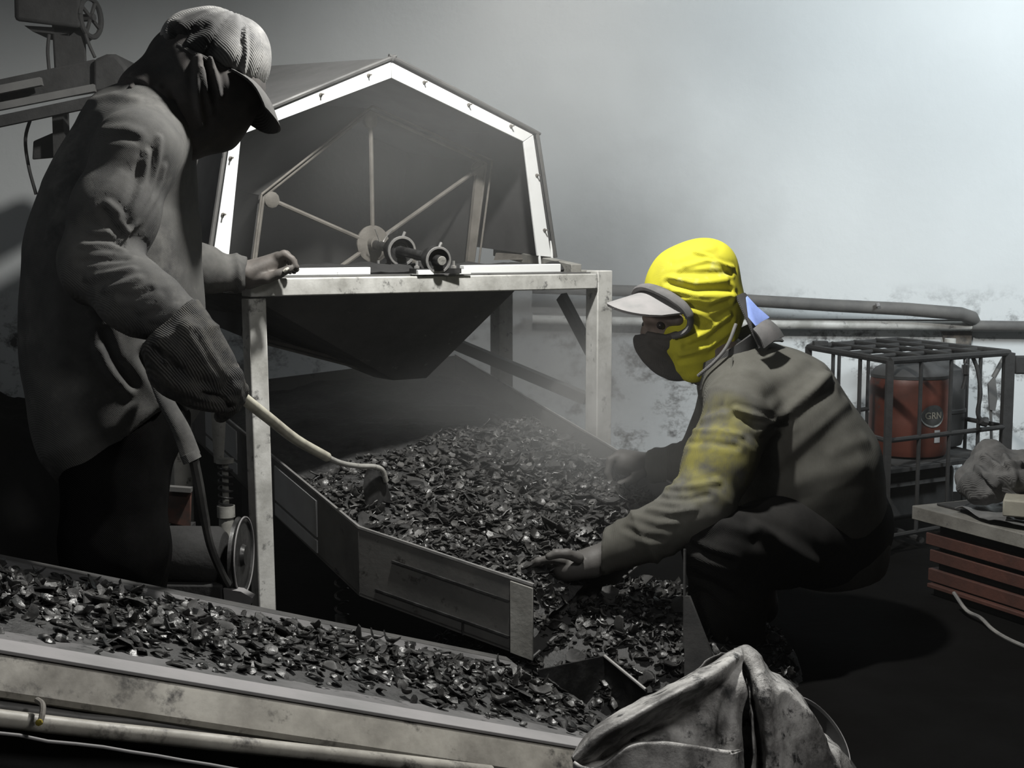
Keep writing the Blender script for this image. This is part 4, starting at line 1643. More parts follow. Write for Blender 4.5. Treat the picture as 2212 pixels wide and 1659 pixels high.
tag(o, 'crumpled grey rag bundle on the board stack behind the cream block', 'rag')
bm = BM()
pts = [P(2066, 1313, 3.32), P(2095, 1316, 3.26), P(2125, 1332, 3.2), P(2150, 1356, 3.14), P(2178, 1374, 3.08), P(2215, 1391, 3.01), P(2290, 1420, 2.91)]
pts = [V((p.x - 0.012, p.y - 0.01, p.z)) for p in pts]
pts[0].z = 0.05
tube(bm, curve(pts, 6), 0.005, 8)
o = put('floor_cable', bm, mat('pale_cable', lin(0.25, (1, 0.97, 0.92)), lin(0.12), 14, rough=0.6))
tag(o, 'pale cable trailing along the foot of the red board stack', 'cable')

# ------------------------------------------------------------------ charcoal sack in front and the basin behind it
D_ = lambda x, y, d: P(x, y, d)


def cgrid(ctrl, nu, nv):
    """Smooth dense grid through a small grid of control points."""
    rows = [curve(r, nv) for r in ctrl]
    cols = [curve([r[j] for r in rows], nu) for j in range(len(rows[0]))]
    return [[c[i] for c in cols] for i in range(len(cols[0]))]


def cloth_grid(bm, G, amp, th, seed, mask=None):
    co = np.array([[list(p) for p in r] for r in G])
    ni, nj = co.shape[:2]
    du = np.gradient(co, axis=0)
    dv = np.gradient(co, axis=1)
    no = np.cross(du, dv)
    no /= np.maximum(np.linalg.norm(no, axis=2, keepdims=True), 1e-12)
    if (no * (np.array(CAM) - co)).sum() < 0:
        no = -no
    f = co.reshape(-1, 3)
    r1 = (1 - 2.4 * np.abs(vnoise(f * np.array([12, 12, 8]) + 3.3, seed)))
    r2 = (1 - 2.4 * np.abs(vnoise(f * 26 + 1.7, seed + 1)))
    r3 = vnoise(f * 70, seed + 2)
    d = (amp * (r1 + 0.45 * r2 + 0.12 * r3)).reshape(ni, nj, 1)
    if mask is not None:
        d = d * mask(ni, nj)
    co = co + no * d
    shell(bm, [[Vector(p) for p in r] for r in co], th)


XA = [1240, 1262, 1300, 1360, 1420, 1490, 1548, 1580, 1602]
row = lambda ys, ds, xs=XA: [D_(x, y, d) for x, y, d in zip(xs, ys, ds)]
ctrlA = [
    row([1655, 1640, 1610, 1572, 1540, 1505, 1470, 1440, 1425], [1.80, 1.80, 1.80, 1.82, 1.84, 1.86, 1.88, 1.89, 1.89]),
    row([1638, 1604, 1568, 1532, 1498, 1462, 1432, 1412, 1404], [1.72, 1.73, 1.74, 1.76, 1.78, 1.80, 1.83, 1.85, 1.86]),
    row([1640, 1618, 1586, 1553, 1519, 1484, 1452, 1428, 1414], [1.672, 1.668, 1.67, 1.685, 1.70, 1.725, 1.76, 1.80, 1.83]),
    row([1644, 1632, 1606, 1577, 1545, 1512, 1482, 1450, 1430], [1.69, 1.70, 1.71, 1.73, 1.745, 1.77, 1.79, 1.81, 1.83]),
    row([1648, 1640, 1618, 1590, 1562, 1535, 1520, 1500, 1478], [1.695, 1.72, 1.74, 1.77, 1.785, 1.79, 1.79, 1.785, 1.80]),
    row([1652, 1656, 1642, 1607, 1590, 1580, 1570, 1560, 1545], [1.70, 1.72, 1.74, 1.765, 1.775, 1.78, 1.77, 1.755, 1.79]),
    row([1655, 1668, 1660, 1622, 1616, 1622, 1630, 1632, 1626], [1.68, 1.69, 1.71, 1.74, 1.75, 1.755, 1.745, 1.735, 1.77]),
    row([1650, 1661, 1656, 1614, 1606, 1612, 1622, 1626, 1620], [1.662, 1.655, 1.66, 1.675, 1.685, 1.69, 1.695, 1.70, 1.75]),
    row([1665, 1676, 1678, 1640, 1634, 1640, 1648, 1650, 1645], [1.66, 1.650, 1.655, 1.668, 1.675, 1.68, 1.688, 1.70, 1.75]),
    row([1820, 1820, 1820, 1820, 1820, 1820, 1820, 1820, 1820], [1.70, 1.68, 1.665, 1.65, 1.645, 1.65, 1.66, 1.69, 1.75]),
    row([2100] * 9, [1.75, 1.72, 1.69, 1.67, 1.665, 1.67, 1.68, 1.71, 1.76], [1300, 1310, 1340, 1390, 1440, 1500, 1550, 1580, 1600]),
]
TB = [  # columns of the right side, from the deep pleat to the rear
    [(1585, 1402, 1.87), (1596, 1425, 1.86), (1604, 1480, 1.83), (1612, 1560, 1.80), (1618, 1660, 1.77), (1620, 1850, 1.75), (1610, 2100, 1.76)],
    [(1592, 1400, 1.87), (1608, 1425, 1.86), (1624, 1480, 1.865), (1634, 1560, 1.855), (1640, 1660, 1.83), (1640, 1850, 1.80), (1640, 2100, 1.80)],
    [(1602, 1398, 1.87), (1622, 1422, 1.845), (1643, 1475, 1.81), (1652, 1550, 1.785), (1656, 1660, 1.765), (1660, 1850, 1.75), (1665, 2100, 1.77)],
    [(1612, 1400, 1.87), (1636, 1432, 1.85), (1668, 1490, 1.83), (1682, 1560, 1.80), (1690, 1660, 1.775), (1700, 1850, 1.76), (1710, 2100, 1.78)],
    [(1620, 1406, 1.875), (1648, 1440, 1.865), (1692, 1492, 1.85), (1720, 1560, 1.83), (1738, 1660, 1.80), (1755, 1850, 1.79), (1765, 2100, 1.81)],
    [(1624, 1412, 1.88), (1655, 1448, 1.885), (1715, 1498, 1.88), (1757, 1565, 1.865), (1788, 1660, 1.85), (1810, 1850, 1.84), (1815, 2100, 1.86)],
    [(1622, 1414, 1.90), (1655, 1452, 1.92), (1722, 1506, 1.94), (1772, 1578, 1.95), (1828, 1662, 1.95), (1860, 1850, 1.95), (1860, 2100, 1.96)],
    [(1610, 1412, 1.93), (1640, 1456, 1.97), (1700, 1516, 2.03), (1745, 1590, 2.06), (1790, 1670, 2.08), (1810, 1850, 2.08), (1810, 2100, 2.08)],
    [(1590, 1410, 1.95), (1590, 1470, 2.0), (1590, 1540, 2.02), (1590, 1620, 2.03), (1590, 1700, 2.03), (1590, 1850, 2.03), (1590, 2060, 2.03)],
    [(1570, 1412, 1.93), (1520, 1480, 1.92), (1450, 1550, 1.91), (1400, 1620, 1.91), (1380, 1700, 1.90), (1370, 1850, 1.90), (1370, 2080, 1.90)],
    [(1560, 1412, 1.90), (1480, 1480, 1.89), (1380, 1545, 1.85), (1310, 1610, 1.83), (1280, 1700, 1.82), (1280, 1850, 1.82), (1300, 2100, 1.82)],
]
bm = BM()
ends = lambda ni, nj: np.clip(np.minimum(np.arange(ni)[:, None, None], 6) / 6.0, 0.15, 1)
lipm = np.array([0.6, 0.5, 0.35, 0.6, 1, 1, 0.6, 0.25, 0.4, 1, 1])
cloth_grid(bm, cgrid(ctrlA, 12, 14), 0.0068, 0.0022, 3, lambda ni, nj: np.interp(np.linspace(0, 10, ni), np.arange(11), lipm)[:, None, None])
cloth_grid(bm, cgrid([list(c) for c in zip(*[[D_(*q) for q in col] for col in TB])], 16, 12), 0.0085, 0.0022, 14, ends)
bmesh.ops.recalc_face_normals(bm, faces=bm.faces)
me = bpy.data.meshes.new('charcoal_sack')
bm.to_mesh(me)
bm.free()
M['sack'] = mat('grey_woven_sack', lin(0.46, (1, 0.98, 0.95)), lin(0.10, (1, 0.97, 0.94)), 13, 0.40, 0.60, 0.4, 0.6, bump=0.4, bscale=220, c3=lin(0.04), s3=34, lo3=0.54, hi3=0.64, spec=0.5)
o = put('charcoal_sack', me, M['sack'], smooth=180)
tag(o, 'crumpled grey woven sack with a rolled open mouth at the bottom edge of the photo', 'sack')
bm = BM()
bz = D_(1770, 1600, 2.12)
prof = []
cb = V((D_(1755, 1590, 2.15).x, 2.15, 0))
lathe(bm, cb, UP, [(0.0, 0), (0.06, 0), (0.065, 0.0)], 40)
bm.free()
bm = BM()
axb = Vector((0.55, -0.5, 0.67)).normalized()
cb = D_(1755, 1600, 2.16)
lathe(bm, cb, axb, [(0, -0.07), (0.04, -0.068), (0.065, -0.045), (0.078, 0.0), (0.082, 0.001), (0.081, 0.004), (0.076, 0.002), (0.062, -0.042), (0.038, -0.063), (0, -0.065)], 48)
o = put('basin', bm, mat('dark_plastic_basin', lin(0.03), lin(0.05), 10, rough=0.35))
tag(o, 'dark round basin tilted behind the grey sack', 'basin')
bm = BM()
lathe(bm, cb, axb, [(0.079, 0.001), (0.084, 0.0), (0.085, 0.003), (0.082, 0.005)], 48, closed=True)
put('basin_rim', bm, M['lip'], o)
bm = BM()
cbz = cb.z - 0.09
box(bm, V((cb.x, cb.y + 0.04, cbz / 2 - 0.01)), 0.2, 0.2, max(0.05, cbz - 0.02))
o = put('wooden_crate', bm, M['soot'], bevel=0.004)
tag(o, 'soot-black crate in the dark under the tilted basin', 'crate')
# ------------------------------------------------------------------ people
def stain(m, c, r, soft, col):
    """A soot stain on the cloth around point c (object space)."""
    nt = m.node_tree
    bs = nt.nodes['Principled BSDF']
    src = bs.inputs['Base Color'].links[0].from_socket
    tc = nt.nodes.new('ShaderNodeTexCoord')
    d = nt.nodes.new('ShaderNodeVectorMath')
    d.operation = 'DISTANCE'
    d.inputs[1].default_value = c
    nz = nt.nodes.new('ShaderNodeTexNoise')
    nz.inputs['Scale'].default_value = 18
    nt.links.new(tc.outputs['Object'], nz.inputs['Vector'])
    ad = nt.nodes.new('ShaderNodeMath')
    ad.operation = 'MULTIPLY_ADD'
    nt.links.new(nz.outputs['Fac'], ad.inputs[0])
    ad.inputs[1].default_value = soft
    nt.links.new(tc.outputs['Object'], d.inputs[0])
    nt.links.new(d.outputs['Value'], ad.inputs[2])
    mr = nt.nodes.new('ShaderNodeMapRange')
    mr.inputs['From Min'].default_value = r + soft * 0.5
    mr.inputs['From Max'].default_value = r - soft * 0.2
    nt.links.new(ad.outputs[0], mr.inputs['Value'])
    mx = nt.nodes.new('ShaderNodeMix')
    mx.data_type = 'RGBA'
    nt.links.new(src, mx.inputs[6])
    mx.inputs[7].default_value = col
    nt.links.new(mr.outputs[0], mx.inputs[0])
    nt.links.new(mx.outputs[2], bs.inputs['Base Color'])


SKIN1 = mat('sooty_skin', lin(0.13, (1, 0.9, 0.82)), lin(0.07, (1, 0.93, 0.88)), 18, 0.4, 0.68, 0.6, bump=0.12, bscale=120)
SKIN2 = mat('sooty_brown_skin', lin(0.24, (1, 0.78, 0.66)), lin(0.13, (1, 0.8, 0.7)), 16, 0.4, 0.68, 0.6, bump=0.12, bscale=120)
NAIL = mat('pinkish_nail', lin(0.42, (1, 0.72, 0.6)), rough=0.5)
SHIRT1 = mat('dark_grey_knit', lin(0.088, (1, 0.99, 0.95)), lin(0.05), 7, 0.38, 0.66, 0.9, weave=170, bump=0.2, bscale=200, c3=lin(0.14, (1, 0.98, 0.93)), s3=5, lo3=0.55, hi3=0.75, spec=0.2)
HOOD1 = mat('black_brown_cloth', lin(0.075, (1, 0.92, 0.88)), lin(0.045), 9, rough=0.85, weave=200, bump=0.2, bscale=180, spec=0.2)
STRAW = mat('woven_straw_cap', lin(0.21, (1, 0.99, 0.96)), lin(0.10), 13, 0.42, 0.64, 0.85, weave=90, bump=0.25, bscale=150)
CAPDK = mat('cap_brim_cloth', lin(0.07, (1, 0.98, 0.95)), lin(0.05), 20, rough=0.85, weave=120, bump=0.2)
GLOVE = mat('dark_knit_glove', lin(0.075, (1, 0.97, 0.9)), lin(0.045), 30, 0.4, 0.6, 0.95, weave=110, bump=0.55, bscale=150, spec=0.15)
TROU = mat('black_trousers', lin(0.009), lin(0.005), 8, rough=0.95, weave=150, bump=0.2, spec=0.02)
BOOT = mat('black_boot', lin(0.03), lin(0.02), 12, rough=0.5)


def limb(pts, rad, k=0.03, ys=1.0):
    return chain([P(*p) for p in pts], rad, k, ys)


def finger(pts, r=0.009):
    n = len(pts)
    return chain([P(*p) for p in pts], [r * (1 - 0.28 * i / (n - 1)) for i in range(n)], 0.004)


# ================= standing worker
hoe = thing('hoe', 'long-handled hoe with a pale handle, its dark blade in the charred shells', 'hoe', P(812, 1110, 2.93))
HH = [P(470, 815, 2.175), P(500, 838, 2.23), P(528, 862, 2.30), P(580, 903, 2.42), P(640, 950, 2.57), P(706, 987, 2.74)]
bm = BM()
hc = curve(HH, 4)
tube(bm, hc, [lerp(0.0112, 0.0105, i / (len(hc) - 1)) for i in range(len(hc))], 14)
put('handle', bm, mat('pale_worn_handle', lin(0.5, (1, 0.97, 0.8)), lin(0.3, (1, 0.93, 0.78)), 25, 0.4, 0.7, 0.5, bump=0.1), hoe)
bm = BM()
tube(bm, curve([P(700, 984, 2.73), P(735, 1000, 2.79), P(775, 1007, 2.85), P(806, 1008, 2.9), P(826, 1016, 2.925), P(834, 1040, 2.935)], 5), 0.0062, 10)
put('iron_neck', bm, M['paint_old'], hoe)
bm = BM()
bl = [(793, 1012), (815, 1018), (832, 1042), (841, 1072), (840, 1092), (824, 1118), (806, 1118), (790, 1092), (784, 1058), (786, 1030)]
prism(bm, [P(x, y, 2.93 + (x - 812) * 0.0006) for x, y in bl], Vector((0.0035, 0.004, 0)))
put('blade', bm, M['grease'], hoe, bevel=0.001)

sh_n, el_n, wr_n = (292, 325, 2.33), (205, 570, 2.25), (400, 700, 2.17)
body = []
body += [ell(P(455, 165, 2.5), (0.095, 0.075, 0.105), 0.03), ell(P(470, 225, 2.5), (0.062, 0.058, 0.075), 0.03)]
body += limb([(400, 200, 2.5), (345, 270, 2.5)], [0.055, 0.062], 0.03)
body += limb([(320, 300, 2.5), (268, 430, 2.5), (258, 600, 2.5), (252, 760, 2.5), (255, 860, 2.5)], [0.085, 0.105, 0.105, 0.115, 0.115], 0.05, 1.35)
body += limb([(310, 300, 2.42), sh_n], [0.06, 0.055], 0.03) + limb([(325, 300, 2.58), (345, 315, 2.66)], [0.06, 0.055], 0.03)
body += limb([sh_n, el_n, wr_n], [0.05, 0.04, 0.027], 0.02)
el_f, wr_f = (330, 545, 2.74), (528, 592, 2.80)
body += limb([(345, 315, 2.66), el_f, wr_f], [0.05, 0.04, 0.026], 0.02)
body += limb([(250, 880, 2.41), (250, 1190, 2.40), (240, 1520, 2.44)], [0.085, 0.062, 0.042], 0.03)
body += limb([(258, 880, 2.59), (270, 1180, 2.62), (260, 1470, 2.66)], [0.085, 0.062, 0.042], 0.03)
body += limb([(240, 1560, 2.44), (320, 1600, 2.44)], [0.035, 0.03], 0.02) + limb([(260, 1500, 2.66), (335, 1530, 2.66)], [0.035, 0.03], 0.02)
# nose, brow, ear under the cloth
body += [ell(P(512, 225, 2.5), (0.022, 0.014, 0.02), 0.02), ell(P(420, 195, 2.42), (0.016, 0.01, 0.028), 0.01)]
# free hand laid on the machine's corner
body += [ell(P(568, 583, 2.815), (0.038, 0.022, 0.022), 0.015)]
body += [cap(P(536, 590, 2.80), P(602, 562, 2.82), 0.024, 0.019, 0.012, 1.35), cap(P(540, 606, 2.81), P(585, 594, 2.815), 0.018, 0.015, 0.012, 1.4)]
body += finger([(602, 554, 2.80), (614, 549, 2.80), (630, 560, 2.80), (640, 577, 2.80)], 0.0098)
body += finger([(602, 556, 2.82), (618, 550, 2.82), (634, 565, 2.822), (640, 582, 2.825)], 0.0098)
body += finger([(600, 560, 2.842), (615, 555, 2.844), (630, 570, 2.847), (635, 586, 2.85)], 0.0095)
body += finger([(598, 566, 2.862), (611, 563, 2.866), (622, 576, 2.868), (626, 588, 2.87)], 0.0085)
body += finger([(548, 604, 2.792), (576, 602, 2.785), (602, 592, 2.785), (624, 581, 2.79)], 0.0125)
# gripping hand
gx = P(505, 842, 2.24)
body += [cap(P(415, 715, 2.165), P(470, 800, 2.19), 0.028, 0.032, 0.02), ell(P(482, 826, 2.2), (0.034, 0.03, 0.04), 0.015)]
GF = [[(462, 800, 2.178), (505, 812, 2.17), (524, 842, 2.21), (508, 866, 2.26)], [(468, 822, 2.17), (503, 836, 2.165), (517, 862, 2.21), (500, 880, 2.26)],
      [(462, 840, 2.175), (492, 856, 2.17), (505, 878, 2.21), (488, 892, 2.255)], [(455, 852, 2.185), (478, 870, 2.18), (490, 890, 2.215), (476, 900, 2.25)]]
for f in GF:
    body += finger(f, 0.0098)
body += finger([(478, 806, 2.235), (505, 822, 2.262), (522, 848, 2.278)], 0.0115)
me = sdf_mesh('person', body, 0.0042)
p1 = put('person', me, SKIN1, smooth=180)
tag(p1, 'standing person in woven cap and black face cloth, hand on the machine, holding a hoe', 'person')
bm = BM()
tube(bm, [P(613, 587, 2.778), P(618, 583.5, 2.778), P(623, 580, 2.781)], [0.005, 0.0065, 0.005], 12, 0.7)
put('thumb_nail', bm, mat('pale_thumb_nail', lin(0.5, (1, 0.97, 0.86)), rough=0.5), p1, label='pale thumb nail')

# shirt
s = []
s += limb([(345, 265, 2.5), (310, 300, 2.5)], [0.075, 0.095], 0.04, 1.3)
s += limb([(292, 300, 2.5), (262, 430, 2.5), (247, 560, 2.5), (246, 700, 2.5), (252, 800, 2.5)], [0.096, 0.126, 0.147, 0.152, 0.15], 0.06, 1.25)
s += limb([(252, 800, 2.5), (262, 930, 2.49), (300, 1020, 2.48)], [0.15, 0.138, 0.09], 0.06, 1.25)
s += limb([(315, 300, 2.42), (297, 330, 2.33)], [0.078, 0.074], 0.04) + limb([(330, 300, 2.58), (345, 318, 2.67)], [0.078, 0.07], 0.04)
s += limb([(297, 330, 2.33), (245, 470, 2.27), (213, 575, 2.24), (300, 640, 2.19), (388, 696, 2.165)], [0.074, 0.069, 0.064, 0.058, 0.044], 0.03)
s += limb([(345, 318, 2.67), el_f, (440, 585, 2.77), (528, 594, 2.80)], [0.068, 0.056, 0.048, 0.036], 0.03)
me = sdf_mesh('shirt', s, 0.0055, [(P(300, 1000, 2.5), (0.3, 0, -1)), (P(532, 596, 2.80), (1, 0.25, 0.02)), (P(396, 700, 2.165), (0.75, -0.15, -0.62))])
w1, w2 = P(213, 575, 2.24), P(392, 698, 2.165)
crease(me, w1, w2, 0.004, 26, 0.085, 3)
crease(me, P(425, 583, 2.765), P(530, 596, 2.8), 0.006, 30, 0.06, 9)
crease(me, P(270, 430, 2.28), w1, 0.0025, 20, 0.085, 6)
rumple(me, 0.004, 9, 12, (1, 1, 0.7))
F1 = [
    ([(345, 300), (340, 350), (322, 420), (290, 480), (265, 520)], 0.006, 0.012), 
    ([(318, 330), (312, 400), (280, 470)], 0.006, 0.011), ([(300, 360), (285, 420), (262, 470)], 0.006, -0.009), ([(355, 360), (340, 420), (305, 480), (275, 500)], 0.005, 0.008),
    ([(235, 440), (262, 465), (272, 500)], 0.006, 0.012), ([(222, 455), (245, 490), (262, 510)], 0.006, -0.012), ([(200, 500), (235, 505), (268, 515)], 0.006, 0.009),
    ([(262, 380), (215, 420), (170, 470)], 0.010, 0.006), ([(340, 300), (270, 370), (190, 450)], 0.004, -0.004),
    ([(220, 280), (270, 275), (300, 285)], 0.008, 0.006), ([(215, 300), (265, 296), (295, 302)], 0.006, -0.006), ([(190, 220), (240, 205), (300, 215)], 0.01, 0.006),
    ([(180, 530), (230, 528), (262, 540)], 0.006, 0.010), ([(170, 565), (225, 562), (270, 560)], 0.006, -0.010), ([(190, 600), (240, 590), (285, 580)], 0.006, 0.010),
    ([(230, 625), (270, 612), (300, 600)], 0.006, 0.009), ([(260, 640), (295, 640), (325, 625)], 0.005, -0.009), ([(300, 670), (330, 660), (345, 640)], 0.005, 0.008),
    ([(330, 690), (360, 685), (380, 660)], 0.005, 0.008),
    ([(235, 700), (255, 745), (290, 790), (330, 840), (375, 900), (405, 960)], 0.010, 0.020), ([(225, 720), (245, 775), (285, 830)], 0.009, -0.012),
    ([(215, 755), (245, 810), (280, 845)], 0.008, 0.012), ([(325, 750), (360, 810), (400, 880)], 0.010, 0.014), ([(310, 770), (350, 840), (395, 920)], 0.010, -0.016),
    ([(110, 500), (125, 640), (130, 780)], 0.02, 0.008), ([(390, 420), (398, 520), (402, 620)], 0.02, 0.005),
]
folds(me, F1, 0.42)
shirt1 = put('shirt', me, SHIRT1, p1, smooth=180)
# loose shirt tail strip hanging to the knee, with its knotted end
bm = BM()
tl = [P(330, 800, 2.32), P(360, 870, 2.29), P(392, 930, 2.28), P(412, 985, 2.28)]
tube(bm, curve(tl, 6), [lerp(0.014, 0.02, i / 18) for i in range(19)], 12, 0.6)
put('shirt_tail', bm, SHIRT1, shirt1)
bm = BM()
tube(bm, curve([P(408, 978, 2.28), P(416, 995, 2.28)], 4), 0.0235, 12, 0.7)
put('tail_hem', bm, SHIRT1, shirt1)
bm = BM()
tube(bm, curve([P(418, 990, 2.29), P(430, 1050, 2.33), P(440, 1110, 2.38), P(455, 1180, 2.42), P(480, 1240, 2.46), P(492, 1262, 2.48)], 5), [0.0095] * 12 + [0.008] * 14, 8)
put('hanging_cord', bm, M['sooty'], shirt1, label='dark cord hanging from the shirt tail')

# trousers and boots
t_ = []
t_ += limb([(258, 840, 2.5), (262, 900, 2.5)], [0.135, 0.13], 0.05, 1.3)
t_ += limb([(250, 900, 2.42), (250, 1190, 2.40), (242, 1530, 2.44)], [0.112, 0.088, 0.068], 0.04)
t_ += limb([(262, 900, 2.58), (270, 1180, 2.62), (262, 1470, 2.66)], [0.112, 0.088, 0.068], 0.04)
me = sdf_mesh('trousers', t_, 0.007, [((0, 0, 0.075), (0, 0, -1))])
rumple(me, 0.008, 8, 44, (1, 1, 0.6))
put('trousers', me, TROU, p1, smooth=180)
for ax_, ay, d in ((240, 1560, 2.44), (262, 1495, 2.66)):
    q = P(ax_, ay, d)
    q = V((q.x, d, 0))
    me = sdf_mesh('boot', [cap(q + V((0, 0, 0.05)), q + V((0.02, 0, 0.16)), 0.048, 0.052, 0.02), cap(q + V((0.0, 0, 0.04)), q + V((0.17, -0.02, 0.036)), 0.044, 0.036, 0.02)], 0.006, [((0, 0, 0.001), (0, 0, -1))])
    put('boot', me, BOOT, p1, smooth=180)

# knitted sleeve glove on the working hand
g_ = limb([(380, 690, 2.165), (395, 735, 2.165), (425, 790, 2.18), (468, 835, 2.2)], [0.047, 0.056, 0.055, 0.042], 0.03)
g_ += limb([(365, 730, 2.17), (375, 800, 2.18), (420, 830, 2.19)], [0.04, 0.035, 0.03], 0.03)
for f in GF:
    g_ += chain([P(*q) for q in f], [0.0135, 0.0125, 0.0118, 0.0105], 0.006)
g_ += chain([P(*q) for q in [(478, 806, 2.235), (505, 822, 2.262), (522, 848, 2.278)]], [0.015, 0.014, 0.0125], 0.006)
me = sdf_mesh('glove', g_, 0.0042, [(P(382, 688, 2.165), (-0.7, 0.1, 0.72))])
rumple(me, 0.004, 16, 51)
crease(me, P(385, 695, 2.165), P(420, 740, 2.165), 0.004, 34, 0.07, 15)
folds(me, [([(400, 700), (440, 760), (480, 820)], 0.012, 0.006), ([(345, 765), (380, 800), (430, 830)], 0.012, -0.006), ([(440, 850), (480, 862), (500, 880)], 0.005, -0.006), ([(420, 720), (460, 790), (490, 830)], 0.006, -0.004)])
put('glove', me, GLOVE, p1, smooth=180)

# face cloth / hood
h_ = [ell(P(452, 150, 2.5), (0.088, 0.09, 0.095), 0.03)]
h_ += [cap(P(476, 185, 2.5), P(458, 258, 2.5), 0.083, 0.060, 0.03), cap(P(450, 262, 2.5), P(405, 300, 2.49), 0.056, 0.026, 0.03), cap(P(400, 150, 2.5), P(352, 232, 2.5), 0.076, 0.068, 0.04), cap(P(430, 190, 2.44), P(415, 285, 2.46), 0.045, 0.03, 0.04), ell(P(510, 215, 2.5), (0.03, 0.04, 0.05), 0.03)]
h_ += [cap(P(340, 210, 2.5), P(390, 300, 2.47), 0.055, 0.035, 0.04, 1.5), cap(P(310, 205, 2.5), P(350, 262, 2.5), 0.04, 0.05, 0.04, 1.7)]
me = sdf_mesh('face_cloth', h_, 0.0048)
rumple(me, 0.004, 11, 61, (1, 1, 0.5))
folds(me, [
    ([(430, 125), (428, 180), (432, 240), (434, 268)], 0.007, 0.014), ([(440, 150), (448, 200), (456, 245)], 0.005, 0.010), ([(455, 125), (466, 165), (474, 205)], 0.005, 0.010),
    ([(444, 130), (452, 170), (462, 220)], 0.004, -0.008), ([(345, 190), (362, 240), (372, 280)], 0.006, 0.008), ([(375, 220), (380, 260), (392, 305)], 0.005, -0.007),
    ([(285, 190), (330, 225), (372, 285), (398, 325)], 0.006, 0.012), ([(300, 185), (345, 225), (385, 290)], 0.006, -0.008), ([(360, 195), (366, 225), (364, 245)], 0.005, 0.007),
], 0.6)
put('face_cloth', me, HOOD1, p1, smooth=180)

# cap: ribbed woven crown, band and long bill
cn = Vector((0.43, 0, 0.90)).normalized()
cf = Vector((0.90, 0, -0.43)).normalized()
cl_ = Vector((0, 1, 0))
cc = P(464, 124, 2.5)
rot = np.array([[cf.x, cl_.x, cn.x], [cf.y, cl_.y, cn.y], [cf.z, cl_.z, cn.z]])
me = sdf_mesh('cap', [ell(cc, (0.098, 0.094, 0.088), 0.02, rot), ell(P(515, 130, 2.5), (0.05, 0.075, 0.07), 0.03, rot), ell(P(405, 92, 2.5), (0.04, 0.07, 0.045), 0.03, rot)], 0.0042, [(P(470, 138, 2.5), -cn)])


def gores(co, no):
    r = co - np.array(cc)
    a = np.arctan2(r @ np.array(cl_), r @ np.array(cf))
    return 0.0028 * np.cos(a * 6 + 0.4) ** 2 - 0.0035 * np.exp(-((((a * 6 / pi + 0.35) % 1) - 0.5) / 0.05) ** 2) + 0.002 * vnoise(co * 25, 5)


displace(me, gores)
folds(me, [([(530, 60), (532, 110), (526, 158)], 0.004, 0.006), ([(440, 60), (470, 90), (500, 120)], 0.02, 0.004), ([(365, 92), (400, 75), (440, 60)], 0.01, -0.006), ([(372, 60), (388, 78), (384, 100)], 0.008, -0.008)])
capo = put('cap', me, STRAW, p1, smooth=180)
stain(STRAW, P(430, 80, 2.42) - ORG[p1.name], 0.085, 0.05, lin(0.022))
bm = BM()
rt = [P(498, 150, 2.415), P(548, 182, 2.50), P(516, 232, 2.585)]
fr = [P(603, 266, 2.43), P(596, 288, 2.505), P(548, 284, 2.575)]


def quad(p, t):
    return p[0] * (2 * (t - .5) * (t - 1)) + p[1] * (4 * t * (1 - t)) + p[2] * (2 * t * (t - .5))


g = []
for i in range(25):
    t = i / 24
    r0, r1 = quad(rt, t), quad(fr, t)
    e = 1 - 0.30 * abs(2 * t - 1) ** 5
    g.append([lerp(r0, lerp(r0, r1, e), j / 8) + V((0.008, 0, 0.008)) * sin(pi * j / 8) for j in range(9)])
shell(bm, g, 0.004)
put('cap_bill', bm, CAPDK, capo)
bm = BM()
band = [cc + cf * (0.099 * cos(a)) + cl_ * (0.094 * sin(a)) - cn * 0.012 for a in [2 * pi * k / 40 for k in range(41)]]
tube(bm, band, 0.0045, 8)
put('cap_band', bm, CAPDK, capo)

# ================= squatting worker
SHIRT2 = mat('dusty_olive_shirt', lin(0.115, (1, 0.99, 0.88)), lin(0.065, (1, 0.98, 0.87)), 6, 0.36, 0.66, 0.9, weave=170, bump=0.22, bscale=200, spec=0.2)
YEL = mat('yellow_hood_cloth', (0.54, 0.505, 0.035, 1), (0.40, 0.375, 0.035, 1), 6, 0.5, 0.72, 0.75, weave=190, bump=0.12, bscale=160, c3=(0.55, 0.54, 0.2, 1), s3=5, lo3=0.6, hi3=0.7, spec=0.2)
MASK = mat('black_face_mask', lin(0.09, (1, 0.92, 0.86)), lin(0.06), 9, rough=0.85, weave=190, bump=0.2, spec=0.2)
GREYC = mat('grey_cap_cloth', lin(0.27, (1, 0.97, 0.97)), lin(0.21), 18, 0.4, 0.7, 0.85, weave=160, bump=0.2)
GREYD = mat('grey_cap_band', lin(0.15, (1, 0.97, 0.97)), lin(0.10), 18, rough=0.85, weave=160, bump=0.2)
TROU2 = mat('dusty_dark_trousers', lin(0.022, (1, 0.97, 0.93)), lin(0.010), 8, rough=0.9, weave=150, bump=0.25, spec=0.15)

